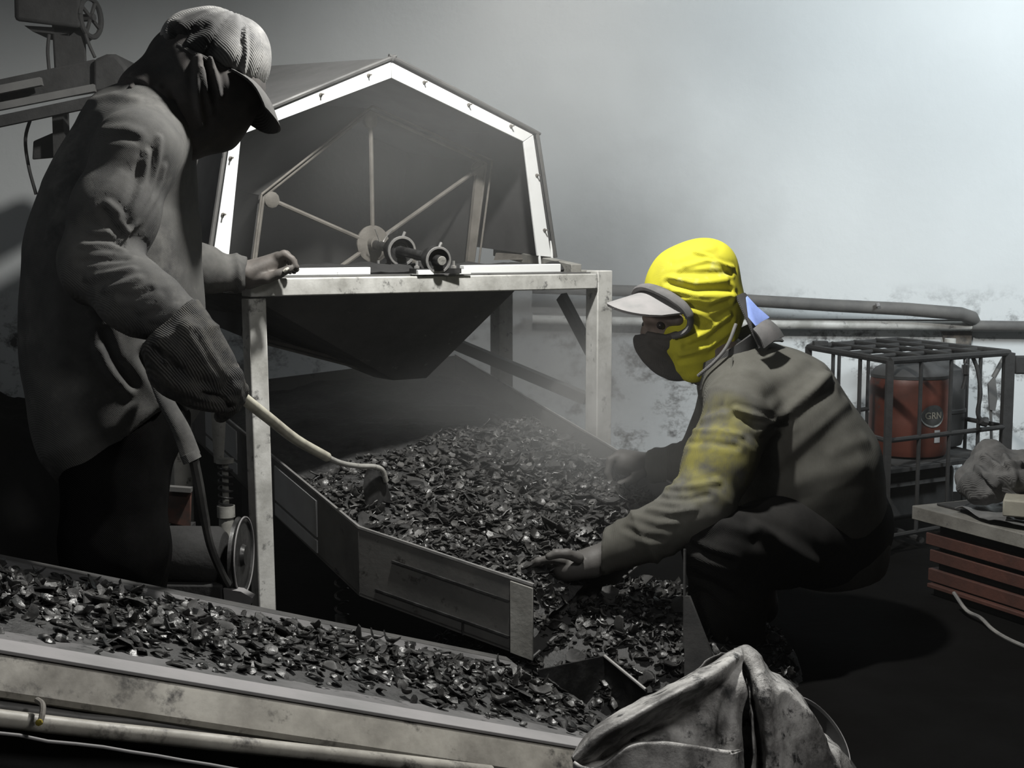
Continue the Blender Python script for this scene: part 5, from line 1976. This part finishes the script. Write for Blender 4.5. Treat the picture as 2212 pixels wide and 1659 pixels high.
shn = (1600, 885, 2.83)
eln = (1512, 1095, 2.74)
wrn = (1285, 1212, 2.76)
shf, elf, wrf = (1575, 860, 3.16), (1500, 1005, 3.17), (1404, 1006, 3.21)
b = []
b += [ell(P(1495, 625, 3.0), (0.098, 0.078, 0.10), 0.03), ell(P(1452, 710, 3.0), (0.056, 0.055, 0.07), 0.03), ell(P(1440, 765, 3.0), (0.035, 0.04, 0.03), 0.03)]
b += [ell(P(1398, 718, 2.985), (0.016, 0.014, 0.022), 0.012), cap(P(1400, 685, 2.97), P(1465, 690, 2.925), 0.014, 0.014, 0.02), ell(P(1540, 690, 2.93), (0.016, 0.010, 0.03), 0.01)]
b += limb([(1510, 720, 3.0), (1570, 800, 3.0)], [0.055, 0.062], 0.03)
b += limb([(1600, 830, 3.0), (1670, 900, 3.0), (1740, 1020, 3.02), (1785, 1125, 3.03)], [0.085, 0.105, 0.11, 0.12], 0.05, 1.3)
b += limb([(1600, 850, 2.92), shn], [0.06, 0.055], 0.03) + limb([(1590, 840, 3.08), shf], [0.06, 0.052], 0.03)
b += limb([shn, eln, wrn], [0.052, 0.043, 0.029], 0.02) + limb([shf, elf, wrf], [0.048, 0.04, 0.027], 0.02)
kn_n, an_n = (1562, 1178, 2.74), (1590, 1450, 2.84)
kn_f, an_f = (1590, 1170, 3.26), (1620, 1370, 3.2)
b += limb([(1790, 1145, 2.95), kn_n, an_n], [0.085, 0.062, 0.042], 0.03) + limb([(1790, 1140, 3.12), kn_f, an_f], [0.085, 0.062, 0.042], 0.03)
q = P(1590, 1490, 2.84)
b += [cap(V((q.x, 2.84, 0.05)), V((q.x - 0.15, 2.80, 0.04)), 0.036, 0.03, 0.02)]
q = P(1620, 1400, 3.2)
b += [cap(V((q.x, 3.2, 0.05)), V((q.x - 0.15, 3.2, 0.04)), 0.036, 0.03, 0.02)]
# far hand hooked over the chute wall
b += [cap(P(1398, 1004, 3.210), P(1345, 996, 3.195), 0.03, 0.03, 0.015, 1.1), ell(P(1362, 1004, 3.195), (0.036, 0.032, 0.026), 0.015)]
b += finger([(1335, 984, 3.180), (1318, 994, 3.170), (1312, 1022, 3.165), (1321, 1046, 3.165)], 0.0105)
b += finger([(1335, 988, 3.200), (1316, 1000, 3.195), (1313, 1030, 3.190), (1326, 1052, 3.190)], 0.0105)
b += finger([(1340, 990, 3.220), (1322, 1004, 3.220), (1322, 1036, 3.220), (1338, 1054, 3.220)], 0.010)
b += finger([(1350, 994, 3.240), (1334, 1008, 3.245), (1336, 1036, 3.245), (1346, 1050, 3.245)], 0.009)
b += finger([(1388, 1022, 3.175), (1366, 1036, 3.160), (1342, 1046, 3.155), (1328, 1052, 3.150)], 0.012)
# near hand sorting in the shells
b += [cap(P(1276, 1216, 2.76), P(1222, 1226, 2.765), 0.03, 0.03, 0.02, 1.2), ell(P(1235, 1222, 2.765), (0.042, 0.04, 0.022), 0.015)]
b += finger([(1216, 1212, 2.735), (1188, 1208, 2.73), (1162, 1212, 2.735), (1146, 1222, 2.745)], 0.0105)
b += finger([(1212, 1220, 2.755), (1182, 1218, 2.752), (1152, 1222, 2.755), (1136, 1232, 2.765)], 0.0108)
b += finger([(1212, 1228, 2.775), (1184, 1230, 2.775), (1158, 1236, 2.78), (1142, 1246, 2.785)], 0.0105)
b += finger([(1216, 1234, 2.795), (1194, 1240, 2.80), (1174, 1246, 2.805), (1162, 1254, 2.81)], 0.0095)
b += finger([(1250, 1206, 2.72), (1225, 1196, 2.705), (1202, 1196, 2.70), (1186, 1202, 2.70)], 0.012)
# eye socket
b += [ell(P(1428, 703, 2.932), (0.015, 0.01, 0.009), 0.008, op='-')]
me = sdf_mesh('person', b, 0.0042)
p2 = put('person', me, SKIN2, smooth=180)
for hp_, hr_ in (((1350, 1010, 3.2), 0.1), ((1210, 1225, 2.76), 0.13)):
    stain(SKIN2, P(*hp_) - ORG[p2.name], hr_, 0.03, lin(0.085, (1, 0.95, 0.90)))
tag(p2, 'squatting person in a yellow hood and grey visor sorting charred shells by hand', 'person')
for ex, ey, ed in ((1428, 703, 2.936), (1396, 702, 2.975)):
    bm = BM()
    bmesh.ops.create_uvsphere(bm, u_segments=20, v_segments=12, radius=0.0095)
    bmesh.ops.translate(bm, verts=bm.verts, vec=P(ex, ey, ed) + V((0, 0.0085, 0)))
    put('eye', bm, mat('dark_eye', lin(0.03, (1, 0.85, 0.8)), rough=0.2), p2, smooth=180)
bm = BM()
lathe(bm, P(1329, 1050, 3.142), V((-0.3, -1, -0.1)), [(0.0, 0), (0.008, 0.0), (0.007, 0.003), (0, 0.004)], 14)
put('finger_nail', bm, NAIL, p2, label='pink thumb nail')

# shirt
s = []
s += limb([(1570, 812, 3.0), (1600, 830, 3.0)], [0.055, 0.08], 0.03, 1.3)
s += limb([(1612, 825, 3.0), (1672, 885, 3.0), (1738, 1010, 3.02), (1762, 1110, 3.03), (1800, 1170, 3.02), (1835, 1215, 3.0)], [0.092, 0.142, 0.162, 0.15, 0.118, 0.07], 0.06, 1.25)
s += limb([(1600, 845, 2.92), shn], [0.085, 0.075], 0.04) + limb([(1590, 835, 3.08), shf], [0.085, 0.068], 0.04)
s += limb([shn, (1555, 1000, 2.78), eln, (1400, 1155, 2.745), (1250, 1218, 2.76)], [0.076, 0.072, 0.066, 0.056, 0.038], 0.03)
s += limb([shf, elf, (1450, 1006, 3.19), (1412, 1006, 3.206)], [0.064, 0.052, 0.046, 0.04], 0.025)
me = sdf_mesh('shirt', s, 0.0055, [(P(1800, 1245, 3.03), (0.25, 0, -1)), (P(1398, 1006, 3.21), (-1, 0.3, 0)), (P(1264, 1216, 2.758), (-0.9, 0, -0.3))])
crease(me, P(*shn), P(*eln), 0.0032, 24, 0.095, 71)
crease(me, P(*eln), P(*wrn), 0.004, 26, 0.08, 75)
crease(me, P(*elf), P(*wrf), 0.004, 26, 0.06, 77)
rumple(me, 0.003, 7, 81)
F2 = [
    ([(1520, 905), (1560, 895), (1600, 905)], 0.008, 0.008), ([(1500, 930), (1550, 930), (1600, 940)], 0.007, 0.009), ([(1485, 955), (1530, 955), (1590, 965)], 0.007, -0.008),
    ([(1475, 975), (1530, 975), (1590, 955)], 0.007, 0.010), ([(1462, 1005), (1510, 1005), (1560, 990)], 0.007, -0.009), ([(1455, 1025), (1510, 1020), (1570, 1000)], 0.007, 0.010),
    ([(1440, 1055), (1500, 1050), (1550, 1040)], 0.007, 0.010), ([(1425, 1075), (1480, 1080), (1530, 1070)], 0.006, -0.009), ([(1400, 1100), (1450, 1108), (1500, 1100)], 0.006, 0.009),
    ([(1370, 1115), (1420, 1130), (1460, 1130)], 0.006, 0.008), ([(1350, 1140), (1390, 1160), (1430, 1165)], 0.006, -0.008),
    ([(1590, 885), (1620, 895), (1670, 912)], 0.006, 0.014), ([(1585, 900), (1640, 915), (1700, 915)], 0.009, -0.012),
    ([(1640, 930), (1700, 890), (1760, 840), (1800, 800)], 0.010, 0.012), ([(1660, 960), (1730, 900), (1800, 840)], 0.012, -0.010), ([(1680, 1000), (1760, 930), (1830, 870)], 0.013, 0.008),
    ([(1660, 860), (1720, 820), (1760, 790)], 0.016, -0.010), ([(1580, 770), (1573, 830), (1560, 880)], 0.003, -0.004),
    ([(1800, 980), (1840, 960), (1870, 950)], 0.015, 0.006), ([(1700, 1050), (1780, 1020), (1860, 1000)], 0.02, 0.006),
]
folds(me, F2, 0.5)
# fade of hood dye rubbed onto the sleeve: a stain that belongs to the cloth
ntS = NT('olive_shirt_with_yellow_stain')
tcS = ntS.add('ShaderNodeTexCoord')
base_o = ORG[p2.name]
sc_ = P(1530, 965, 2.72) - base_o


def sphere_mask(t, tc, c, r, soft):
    mp = t.add('ShaderNodeVectorMath', operation='DISTANCE')
    t.link(tc, 'Object', mp, 0)
    mp.inputs[1].default_value = c
    mr = t.add('ShaderNodeMapRange')
    mr.inputs['From Min'].default_value = r
    mr.inputs['From Max'].default_value = r - soft
    t.l.new(mp.outputs['Value'], mr.inputs['Value'])
    return mr


def stained(t, tc):
    n1 = t.add('ShaderNodeTexNoise', Scale=6, Detail=6, Roughness=0.62)
    t.link(tc, 'Object', n1, 'Vector')
    mr = t.add('ShaderNodeMapRange')
    mr.inputs['From Min'].default_value, mr.inputs['From Max'].default_value = 0.36, 0.66
    t.link(n1, 'Fac', mr, 'Value')
    m1 = t.add('ShaderNodeMix', data_type='RGBA')
    m1.inputs[6].default_value = lin(0.115, (1, 0.99, 0.88))
    m1.inputs[7].default_value = lin(0.065, (1, 0.97, 0.84))
    t.link(mr, 'Result', m1, 0)
    ms = sphere_mask(t, tc, sc_, 0.14, 0.09)
    n2 = t.add('ShaderNodeTexNoise', Scale=22, Detail=5)
    t.link(tc, 'Object', n2, 'Vector')
    r2 = t.add('ShaderNodeMapRange')
    r2.inputs['From Min'].default_value, r2.inputs['From Max'].default_value = 0.38, 0.62
    t.link(n2, 'Fac', r2, 'Value')
    mu = t.add('ShaderNodeMath', operation='MULTIPLY')
    t.link(ms, 'Result', mu, 0)
    t.link(r2, 'Result', mu, 1)
    m2 = t.add('ShaderNodeMix', data_type='RGBA')
    t.link(m1, 2, m2, 6)
    m2.inputs[7].default_value = (0.20, 0.185, 0.055, 1)
    t.link(mu, 'Value', m2, 0)
    t.link(m2, 2, t.b, 'Base Color')
    t.b.inputs['Roughness'].default_value = 0.9
    t.b.inputs['Specular IOR Level'].default_value = 0.2
    w = t.add('ShaderNodeTexWave', Scale=170, Distortion=1.5)
    t.link(tc, 'Object', w, 'Vector')
    bp = t.add('ShaderNodeBump', Strength=0.2, Distance=0.003)
    t.l.new(w.outputs['Fac'], bp.inputs['Height'])
    t.link(bp, 'Normal', t.b, 'Normal')


stained(ntS, tcS)
shirt2 = put('shirt', me, ntS.m, p2, smooth=180)
bm = BM()
tube(bm, curve([P(1582, 772, 2.875), P(1578, 815, 2.84), P(1566, 862, 2.79)], 5), 0.002, 6)
put('shoulder_seam', bm, SHIRT2, shirt2)
# standing collar, with a pale blue lining patch and a folded grey tab at the nape
cmat = mat('dark_collar', lin(0.07), lin(0.045), 14, rough=0.9, weave=160, bump=0.2)
bm = BM()
g = []
for i in range(24):
    a = lerp(-0.75 * pi, 0.75 * pi, i / 23)
    row = []
    for j in range(5):
        c = j / 4
        ctr = lerp(P(1560, 800, 3.0), P(1550, 742, 3.0), c)
        f = V((0.80, 0, 0.35))
        row.append(ctr + V((0.085, 0, 0.055)) * cos(a) + V((0, -0.098, 0)) * sin(a) + V((0.02, 0, 0)) * c)
    g.append(row)
shell(bm, g, 0.006)
put('collar', bm, cmat, shirt2)
bm = BM()
g = []
for i in range(10):
    row = []
    for j in range(6):
        a, c = i / 9, j / 5
        l_ = lerp(P(1590, 640, 2.93), P(1640, 752, 2.885), a)
        r_ = lerp(P(1612, 640, 2.99), P(1692, 738, 2.96), a)
        row.append(lerp(l_, r_, c) + V((0.3, -0.5, 0.6)) * 0.012 * sin(pi * c))
    g.append(row)
shell(bm, g, 0.005)
put('collar_back', bm, cmat, shirt2)
bm = BM()
prism(bm, [P(1611, 643, 2.905), P(1634, 668, 2.90), P(1659, 689, 2.90), P(1632, 704, 2.865), P(1616, 685, 2.87)], V((0.004, 0.004, 0.004)))
put('collar_lining', bm, mat('pale_blue_cloth', (0.27, 0.37, 0.78, 1), (0.2, 0.28, 0.6, 1), 20, rough=0.8), shirt2, label='pale blue collar lining')
bm = BM()
g = []
for i in range(10):
    row = []
    for j in range(6):
        a, c = i / 9, j / 5
        l_ = lerp(P(1626, 712, 2.855), P(1650, 752, 2.845), a)
        r_ = lerp(P(1660, 692, 2.90), P(1692, 728, 2.89), a)
        row.append(lerp(l_, r_, c) + V((0.2, -0.6, 0.6)) * (0.012 * sin(pi * c) + 0.006 * sin(pi * a)))
    g.append(row)
shell(bm, g, 0.006)
put('collar_tab', bm, GREYD, shirt2)

# trousers, boots
t_ = limb([(1795, 1130, 3.02), (1770, 1150, 3.02)], [0.14, 0.135], 0.05, 1.2)
t_ += limb([(1785, 1160, 2.95), (1680, 1172, 2.84), kn_n], [0.11, 0.098, 0.082], 0.03)
t_ += limb([kn_n, (1570, 1300, 2.77), (1592, 1470, 2.84)], [0.084, 0.080, 0.066], 0.03)
t_ += limb([(1785, 1150, 3.13), kn_f, (1615, 1370, 3.2)], [0.11, 0.08, 0.062], 0.03)
me = sdf_mesh('trousers', t_, 0.006, [((0, 0, 0.06), (0, 0, -1))])
rumple(me, 0.005, 10, 91)
folds(me, [([(1490, 1180), (1530, 1200), (1580, 1215)], 0.008, -0.010), ([(1500, 1150), (1560, 1130), (1620, 1150)], 0.012, 0.006), ([(1495, 1240), (1540, 1260), (1600, 1300)], 0.01, -0.008), ([(1640, 1140), (1700, 1180), (1760, 1220)], 0.015, 0.01), ([(1520, 1300), (1540, 1350), (1560, 1400)], 0.012, 0.008)])
put('trousers', me, TROU2, p2, smooth=180)
for ax_, ay, d in ((1592, 1490, 2.84), (1620, 1400, 3.2)):
    q = P(ax_, ay, d)
    me = sdf_mesh('boot', [cap(V((q.x + 0.02, d, 0.05)), V((q.x + 0.01, d, 0.14)), 0.046, 0.05, 0.02), cap(V((q.x + 0.02, d, 0.042)), V((q.x - 0.17, d - 0.05, 0.036)), 0.044, 0.036, 0.02)], 0.006, [((0, 0, 0.001), (0, 0, -1))])
    put('boot', me, BOOT, p2, smooth=180)

# hood: yellow cloth with a face opening, black mask, grey band and visor
y_ = [ell(P(1494, 622, 3.0), (0.108, 0.098, 0.106), 0.02), ell(P(1535, 565, 3.0), (0.05, 0.06, 0.045), 0.05), cap(P(1505, 650, 3.0), P(1484, 748, 2.985), 0.092, 0.062, 0.04), cap(P(1545, 680, 3.0), P(1530, 765, 3.0), 0.062, 0.055, 0.04), cap(P(1474, 745, 2.965), P(1496, 795, 2.97), 0.056, 0.032, 0.03)]
y_ += [cap(P(1380, 700, 2.93), P(1445, 696, 2.90), 0.045, 0.036, 0.012, op='-'), cap(P(1360, 720, 2.95), P(1400, 720, 2.93), 0.05, 0.04, 0.02, op='-'), cap(P(1395, 770, 2.9), P(1420, 790, 2.93), 0.05, 0.03, 0.03, op='-')]
me = sdf_mesh('hood', y_, 0.0042)
rumple(me, 0.0022, 9, 101)
folds(me, [
    ([(1480, 575), (1530, 562), (1585, 578)], 0.005, 0.007), ([(1470, 590), (1520, 590), (1578, 588)], 0.006, -0.008), ([(1500, 545), (1540, 555), (1580, 585)], 0.004, 0.007),
    ([(1450, 600), (1500, 612), (1570, 605)], 0.006, 0.007), ([(1440, 610), (1500, 625), (1580, 625)], 0.006, -0.009), ([(1455, 628), (1510, 640), (1590, 640)], 0.005, 0.008),
    ([(1470, 645), (1520, 650), (1585, 648)], 0.005, 0.006), ([(1490, 658), (1530, 668), (1575, 650)], 0.006, -0.010), ([(1485, 670), (1520, 685), (1545, 700)], 0.006, 0.006),
    ([(1490, 735), (1530, 715), (1575, 680)], 0.006, 0.008), ([(1480, 750), (1530, 735), (1580, 695)], 0.006, -0.008), ([(1470, 765), (1530, 750), (1585, 710)], 0.006, 0.008), ([(1470, 780), (1530, 768), (1580, 735)], 0.006, -0.006), ([(1460, 560), (1500, 545), (1540, 535)], 0.008, 0.004),
], 0.55)
hood = put('hood', me, YEL, p2, smooth=180)
k_ = [cap(P(1418, 728, 2.975), P(1458, 722, 2.945), 0.046, 0.028, 0.02), cap(P(1430, 752, 2.985), P(1462, 797, 2.985), 0.048, 0.028, 0.03), cap(P(1415, 735, 2.98), P(1440, 772, 2.99), 0.042, 0.042, 0.03), cap(P(1480, 800, 2.98), P(1510, 805, 2.985), 0.022, 0.03, 0.02)]
me = sdf_mesh('face_mask', k_, 0.004, [(P(1440, 723, 2.93), (0.08, 0.25, 1))])
rumple(me, 0.003, 12, 111)
folds(me, [([(1400, 722), (1440, 728), (1480, 715)], 0.005, 0.007), ([(1410, 745), (1440, 762), (1470, 780)], 0.008, -0.006)])
put('face_mask', me, MASK, hood, smooth=180, label='black cloth over nose and mouth')
bm = BM()
bp_ = [P(1379, 634, 3.02), P(1386, 624, 2.985), P(1402, 621, 2.945), P(1428, 630, 2.905), P(1455, 645, 2.888), P(1478, 664, 2.885), P(1491, 688, 2.888), P(1488, 708, 2.892), P(1474, 720, 2.90), P(1452, 727, 2.905)]
cvp = curve(bp_, 5)
tube(bm, cvp, [0.017 if i < 30 else 0.013 for i in range(len(cvp))], 12, 0.55)
put('visor_band', bm, GREYD, hood)
bm = BM()
nb_, fb_ = P(1468, 666, 2.872), P(1386, 629, 3.04)
lat = fb_ - nb_
mid = lerp(nb_, fb_, 0.5)
tipv = P(1328, 678, 2.89)
fwd = tipv - mid
vn = lat.cross(fwd).normalized()
vn = vn if vn.z > 0 else -vn
g = []
for i in range(21):
    a = lerp(-1, 1, i / 20)
    row = []
    for j in range(9):
        c = j / 8
        row.append(mid + lat * (0.5 * a) + fwd * (c * (0.04 + 1.02 * (1 - abs(a) ** 2.4) ** 0.62)) + vn * (0.034 * (1 - a * a) - 0.014) + fwd * (0.12 * (1 - a * a) - 0.10))
    g.append(row)
shell(bm, g, 0.006)
vis = put('visor', bm, GREYC, hood)
root = [r[0] for r in g]
tops = [cvp[int(lerp(34, 0, i / 20))] for i in range(21)]
bm = BM()
shell(bm, [[lerp(root[i], tops[i], j / 4) + vn * (0.008 * sin(pi * j / 4)) for j in range(5)] for i in range(21)], 0.004)
put('visor_root', bm, GREYD, vis)
bm = BM()
tube(bm, curve([P(1590, 700, 2.91), P(1572, 745, 2.89), P(1545, 780, 2.885), P(1508, 812, 2.91)], 5), 0.004, 8)
put('chin_strap', bm, GREYD, hood, label='pale strap along the hood edge')
# ------------------------------------------------------------------ light, haze, camera
def lamp(name, kind, loc, energy, color, size=0.1, target=None, **kw):
    l = bpy.data.lights.new(name, kind)
    l.energy = energy
    l.color = color
    if kind == 'AREA':
        l.size = size
    else:
        l.shadow_soft_size = size
    for k, v in kw.items():
        setattr(l, k, v)
    o = bpy.data.objects.new(name, l)
    COL.objects.link(o)
    o.location = loc
    if target is not None:
        o.rotation_euler = (Vector(target) - Vector(loc)).to_track_quat('-Z', 'Y').to_euler()
    return o


lamp('work_lamp', 'SPOT', (0.10, 2.45, 2.05), 180, (1.0, 0.985, 0.94), 0.05, (-0.1, 2.75, 0.5), spot_size=radians(155), spot_blend=0.4)
lamp('wall_lamp', 'SPOT', (2.4, 2.9, 2.3), 300, (0.90, 0.97, 1.0), 0.35, (1.85, 5.0, 1.45), spot_size=radians(95), spot_blend=0.7)
lamp('side_fill', 'AREA', (-2.3, 1.7, 1.9), 3.5, (0.92, 0.97, 1.0), 1.0, (-0.4, 3.0, 0.5))  # unseen fill from the left, added to lift left-facing surfaces
lamp('front_lamp', 'SPOT', (0.75, 0.85, 1.65), 36, (1.0, 0.98, 0.95), 0.12, (-0.25, 1.72, 0.36), spot_size=radians(66), spot_blend=0.5)
lamp('face_fill', 'SPOT', (-1.0, 0.9, 1.1), 44, (1.0, 0.97, 0.93), 0.08, (0.37, 2.86, 0.62), spot_size=radians(17), spot_blend=0.6)  # unseen narrow spot added to brighten the squatting worker's face and knee
lamp('ambient_fill', 'AREA', (-1.2, -0.9, 2.4), 4.5, (0.95, 0.98, 1.0), 1.6, (0.0, 3.0, 0.6))  # weak unseen fill behind the camera, added to lift the blacks

w = bpy.data.worlds.new('world')
SC.world = w
w.use_nodes = True
w.node_tree.nodes['Background'].inputs['Color'].default_value = (0.8, 0.9, 1, 1)
w.node_tree.nodes['Background'].inputs['Strength'].default_value = 0.0

PUFFS = [(P(1150, 40, 3.5), (0.9, 0.8, 0.75), 0.9), (P(1270, 910, 3.2), (0.45, 0.5, 0.4), 2.0), (P(980, 780, 3.9), (0.95, 0.6, 0.5), 1.0), (P(820, 380, 3.5), (0.65, 0.5, 0.5), 0.7),
         (P(1300, 450, 4.1), (0.8, 0.6, 0.6), 0.3), (P(500, 150, 4.3), (0.9, 0.5, 0.6), 0.1), (P(1180, 760, 4.35), (0.75, 0.5, 0.5), 2.6), (P(430, 420, 3.3), (0.3, 0.35, 0.4), 0.9), (P(950, 880, 3.5), (0.5, 0.4, 0.3), 1.4)]
if HAZE:
    bm = BM()
    box(bm, V(((X0 + X1) / 2, 3.7, ZC / 2)), X1 - X0 - 0.02, 2.58, ZC - 0.02)
    o = put('dust_haze', bm, None, smooth=0)
    m = bpy.data.materials.new('charcoal_dust_haze')
    m.use_nodes = True
    nt = m.node_tree
    nt.nodes.clear()
    out = nt.nodes.new('ShaderNodeOutputMaterial')
    N = lambda k: nt.nodes.new(k)
    vs = N('ShaderNodeVolumeScatter')
    vs.inputs['Color'].default_value = (0.95, 0.97, 0.97, 1)
    vs.inputs['Anisotropy'].default_value = 0.1
    geo = N('ShaderNodeNewGeometry')

    def puff(c, r):
        mp = N('ShaderNodeMapping')
        mp.vector_type = 'TEXTURE'
        mp.inputs['Location'].default_value = c
        mp.inputs['Scale'].default_value = r
        nt.links.new(geo.outputs['Position'], mp.inputs['Vector'])
        g = N('ShaderNodeTexGradient')
        g.gradient_type = 'QUADRATIC_SPHERE'
        nt.links.new(mp.outputs[0], g.inputs[0])
        return g.outputs['Fac']

    nz = N('ShaderNodeTexNoise')
    nz.inputs['Scale'].default_value = 1.6
    nz.inputs['Detail'].default_value = 1
    nt.links.new(geo.outputs['Position'], nz.inputs['Vector'])
    total = None
    for c, r, amp in PUFFS:
        mm = N('ShaderNodeMath')
        mm.operation = 'MULTIPLY_ADD'
        nt.links.new(puff(c, r), mm.inputs[0])
        mm.inputs[1].default_value = amp
        if total is None:
            mm.inputs[2].default_value = HAZE
        else:
            nt.links.new(total, mm.inputs[2])
        total = mm.outputs[0]
    mr = N('ShaderNodeMapRange')
    mr.inputs['From Min'].default_value, mr.inputs['From Max'].default_value = 0.3, 0.7
    mr.inputs['To Min'].default_value, mr.inputs['To Max'].default_value = 0.55, 1.45
    nt.links.new(nz.outputs['Fac'], mr.inputs['Value'])
    mu = N('ShaderNodeMath')
    mu.operation = 'MULTIPLY'
    nt.links.new(total, mu.inputs[0])
    nt.links.new(mr.outputs[0], mu.inputs[1])
    nt.links.new(mu.outputs[0], vs.inputs['Density'])
    va = N('ShaderNodeVolumeAbsorption')
    va.inputs['Color'].default_value = (0.0, 0.0, 0.0, 1)
    m3 = N('ShaderNodeMath')
    m3.operation = 'MULTIPLY'
    nt.links.new(mu.outputs[0], m3.inputs[0])
    m3.inputs[1].default_value = 0.3
    nt.links.new(m3.outputs[0], va.inputs['Density'])
    sm = N('ShaderNodeAddShader')
    nt.links.new(vs.outputs[0], sm.inputs[0])
    nt.links.new(va.outputs[0], sm.inputs[1])
    nt.links.new(sm.outputs[0], out.inputs['Volume'])
    o.data.materials.append(m)
    tag(o, 'grey dust haze hanging in the air of the whole workshop', 'dust', kind='stuff')

cam = bpy.data.cameras.new('camera')
cam.sensor_width = 36
cam.lens = 36 * FPX / 2212
cam.clip_start = 0.05
co = bpy.data.objects.new('camera', cam)
COL.objects.link(co)
co.location = CAM
co.rotation_euler = (pi / 2 - TH, 0, 0)
SC.camera = co
SC.view_settings.view_transform = 'Standard'
SC.view_settings.look = 'None'
SC.view_settings.exposure = 0.0
SC.view_settings.gamma = 1
SC.view_settings.use_curve_mapping = False

SC.cycles.max_bounces = 4
SC.cycles.diffuse_bounces = 3
SC.cycles.glossy_bounces = 2
SC.cycles.volume_bounces = 0
SC.cycles.volume_step_rate = 5
SC.cycles.use_denoising = True
SC.cycles.use_adaptive_sampling = True
SC.cycles.adaptive_threshold = 0.03
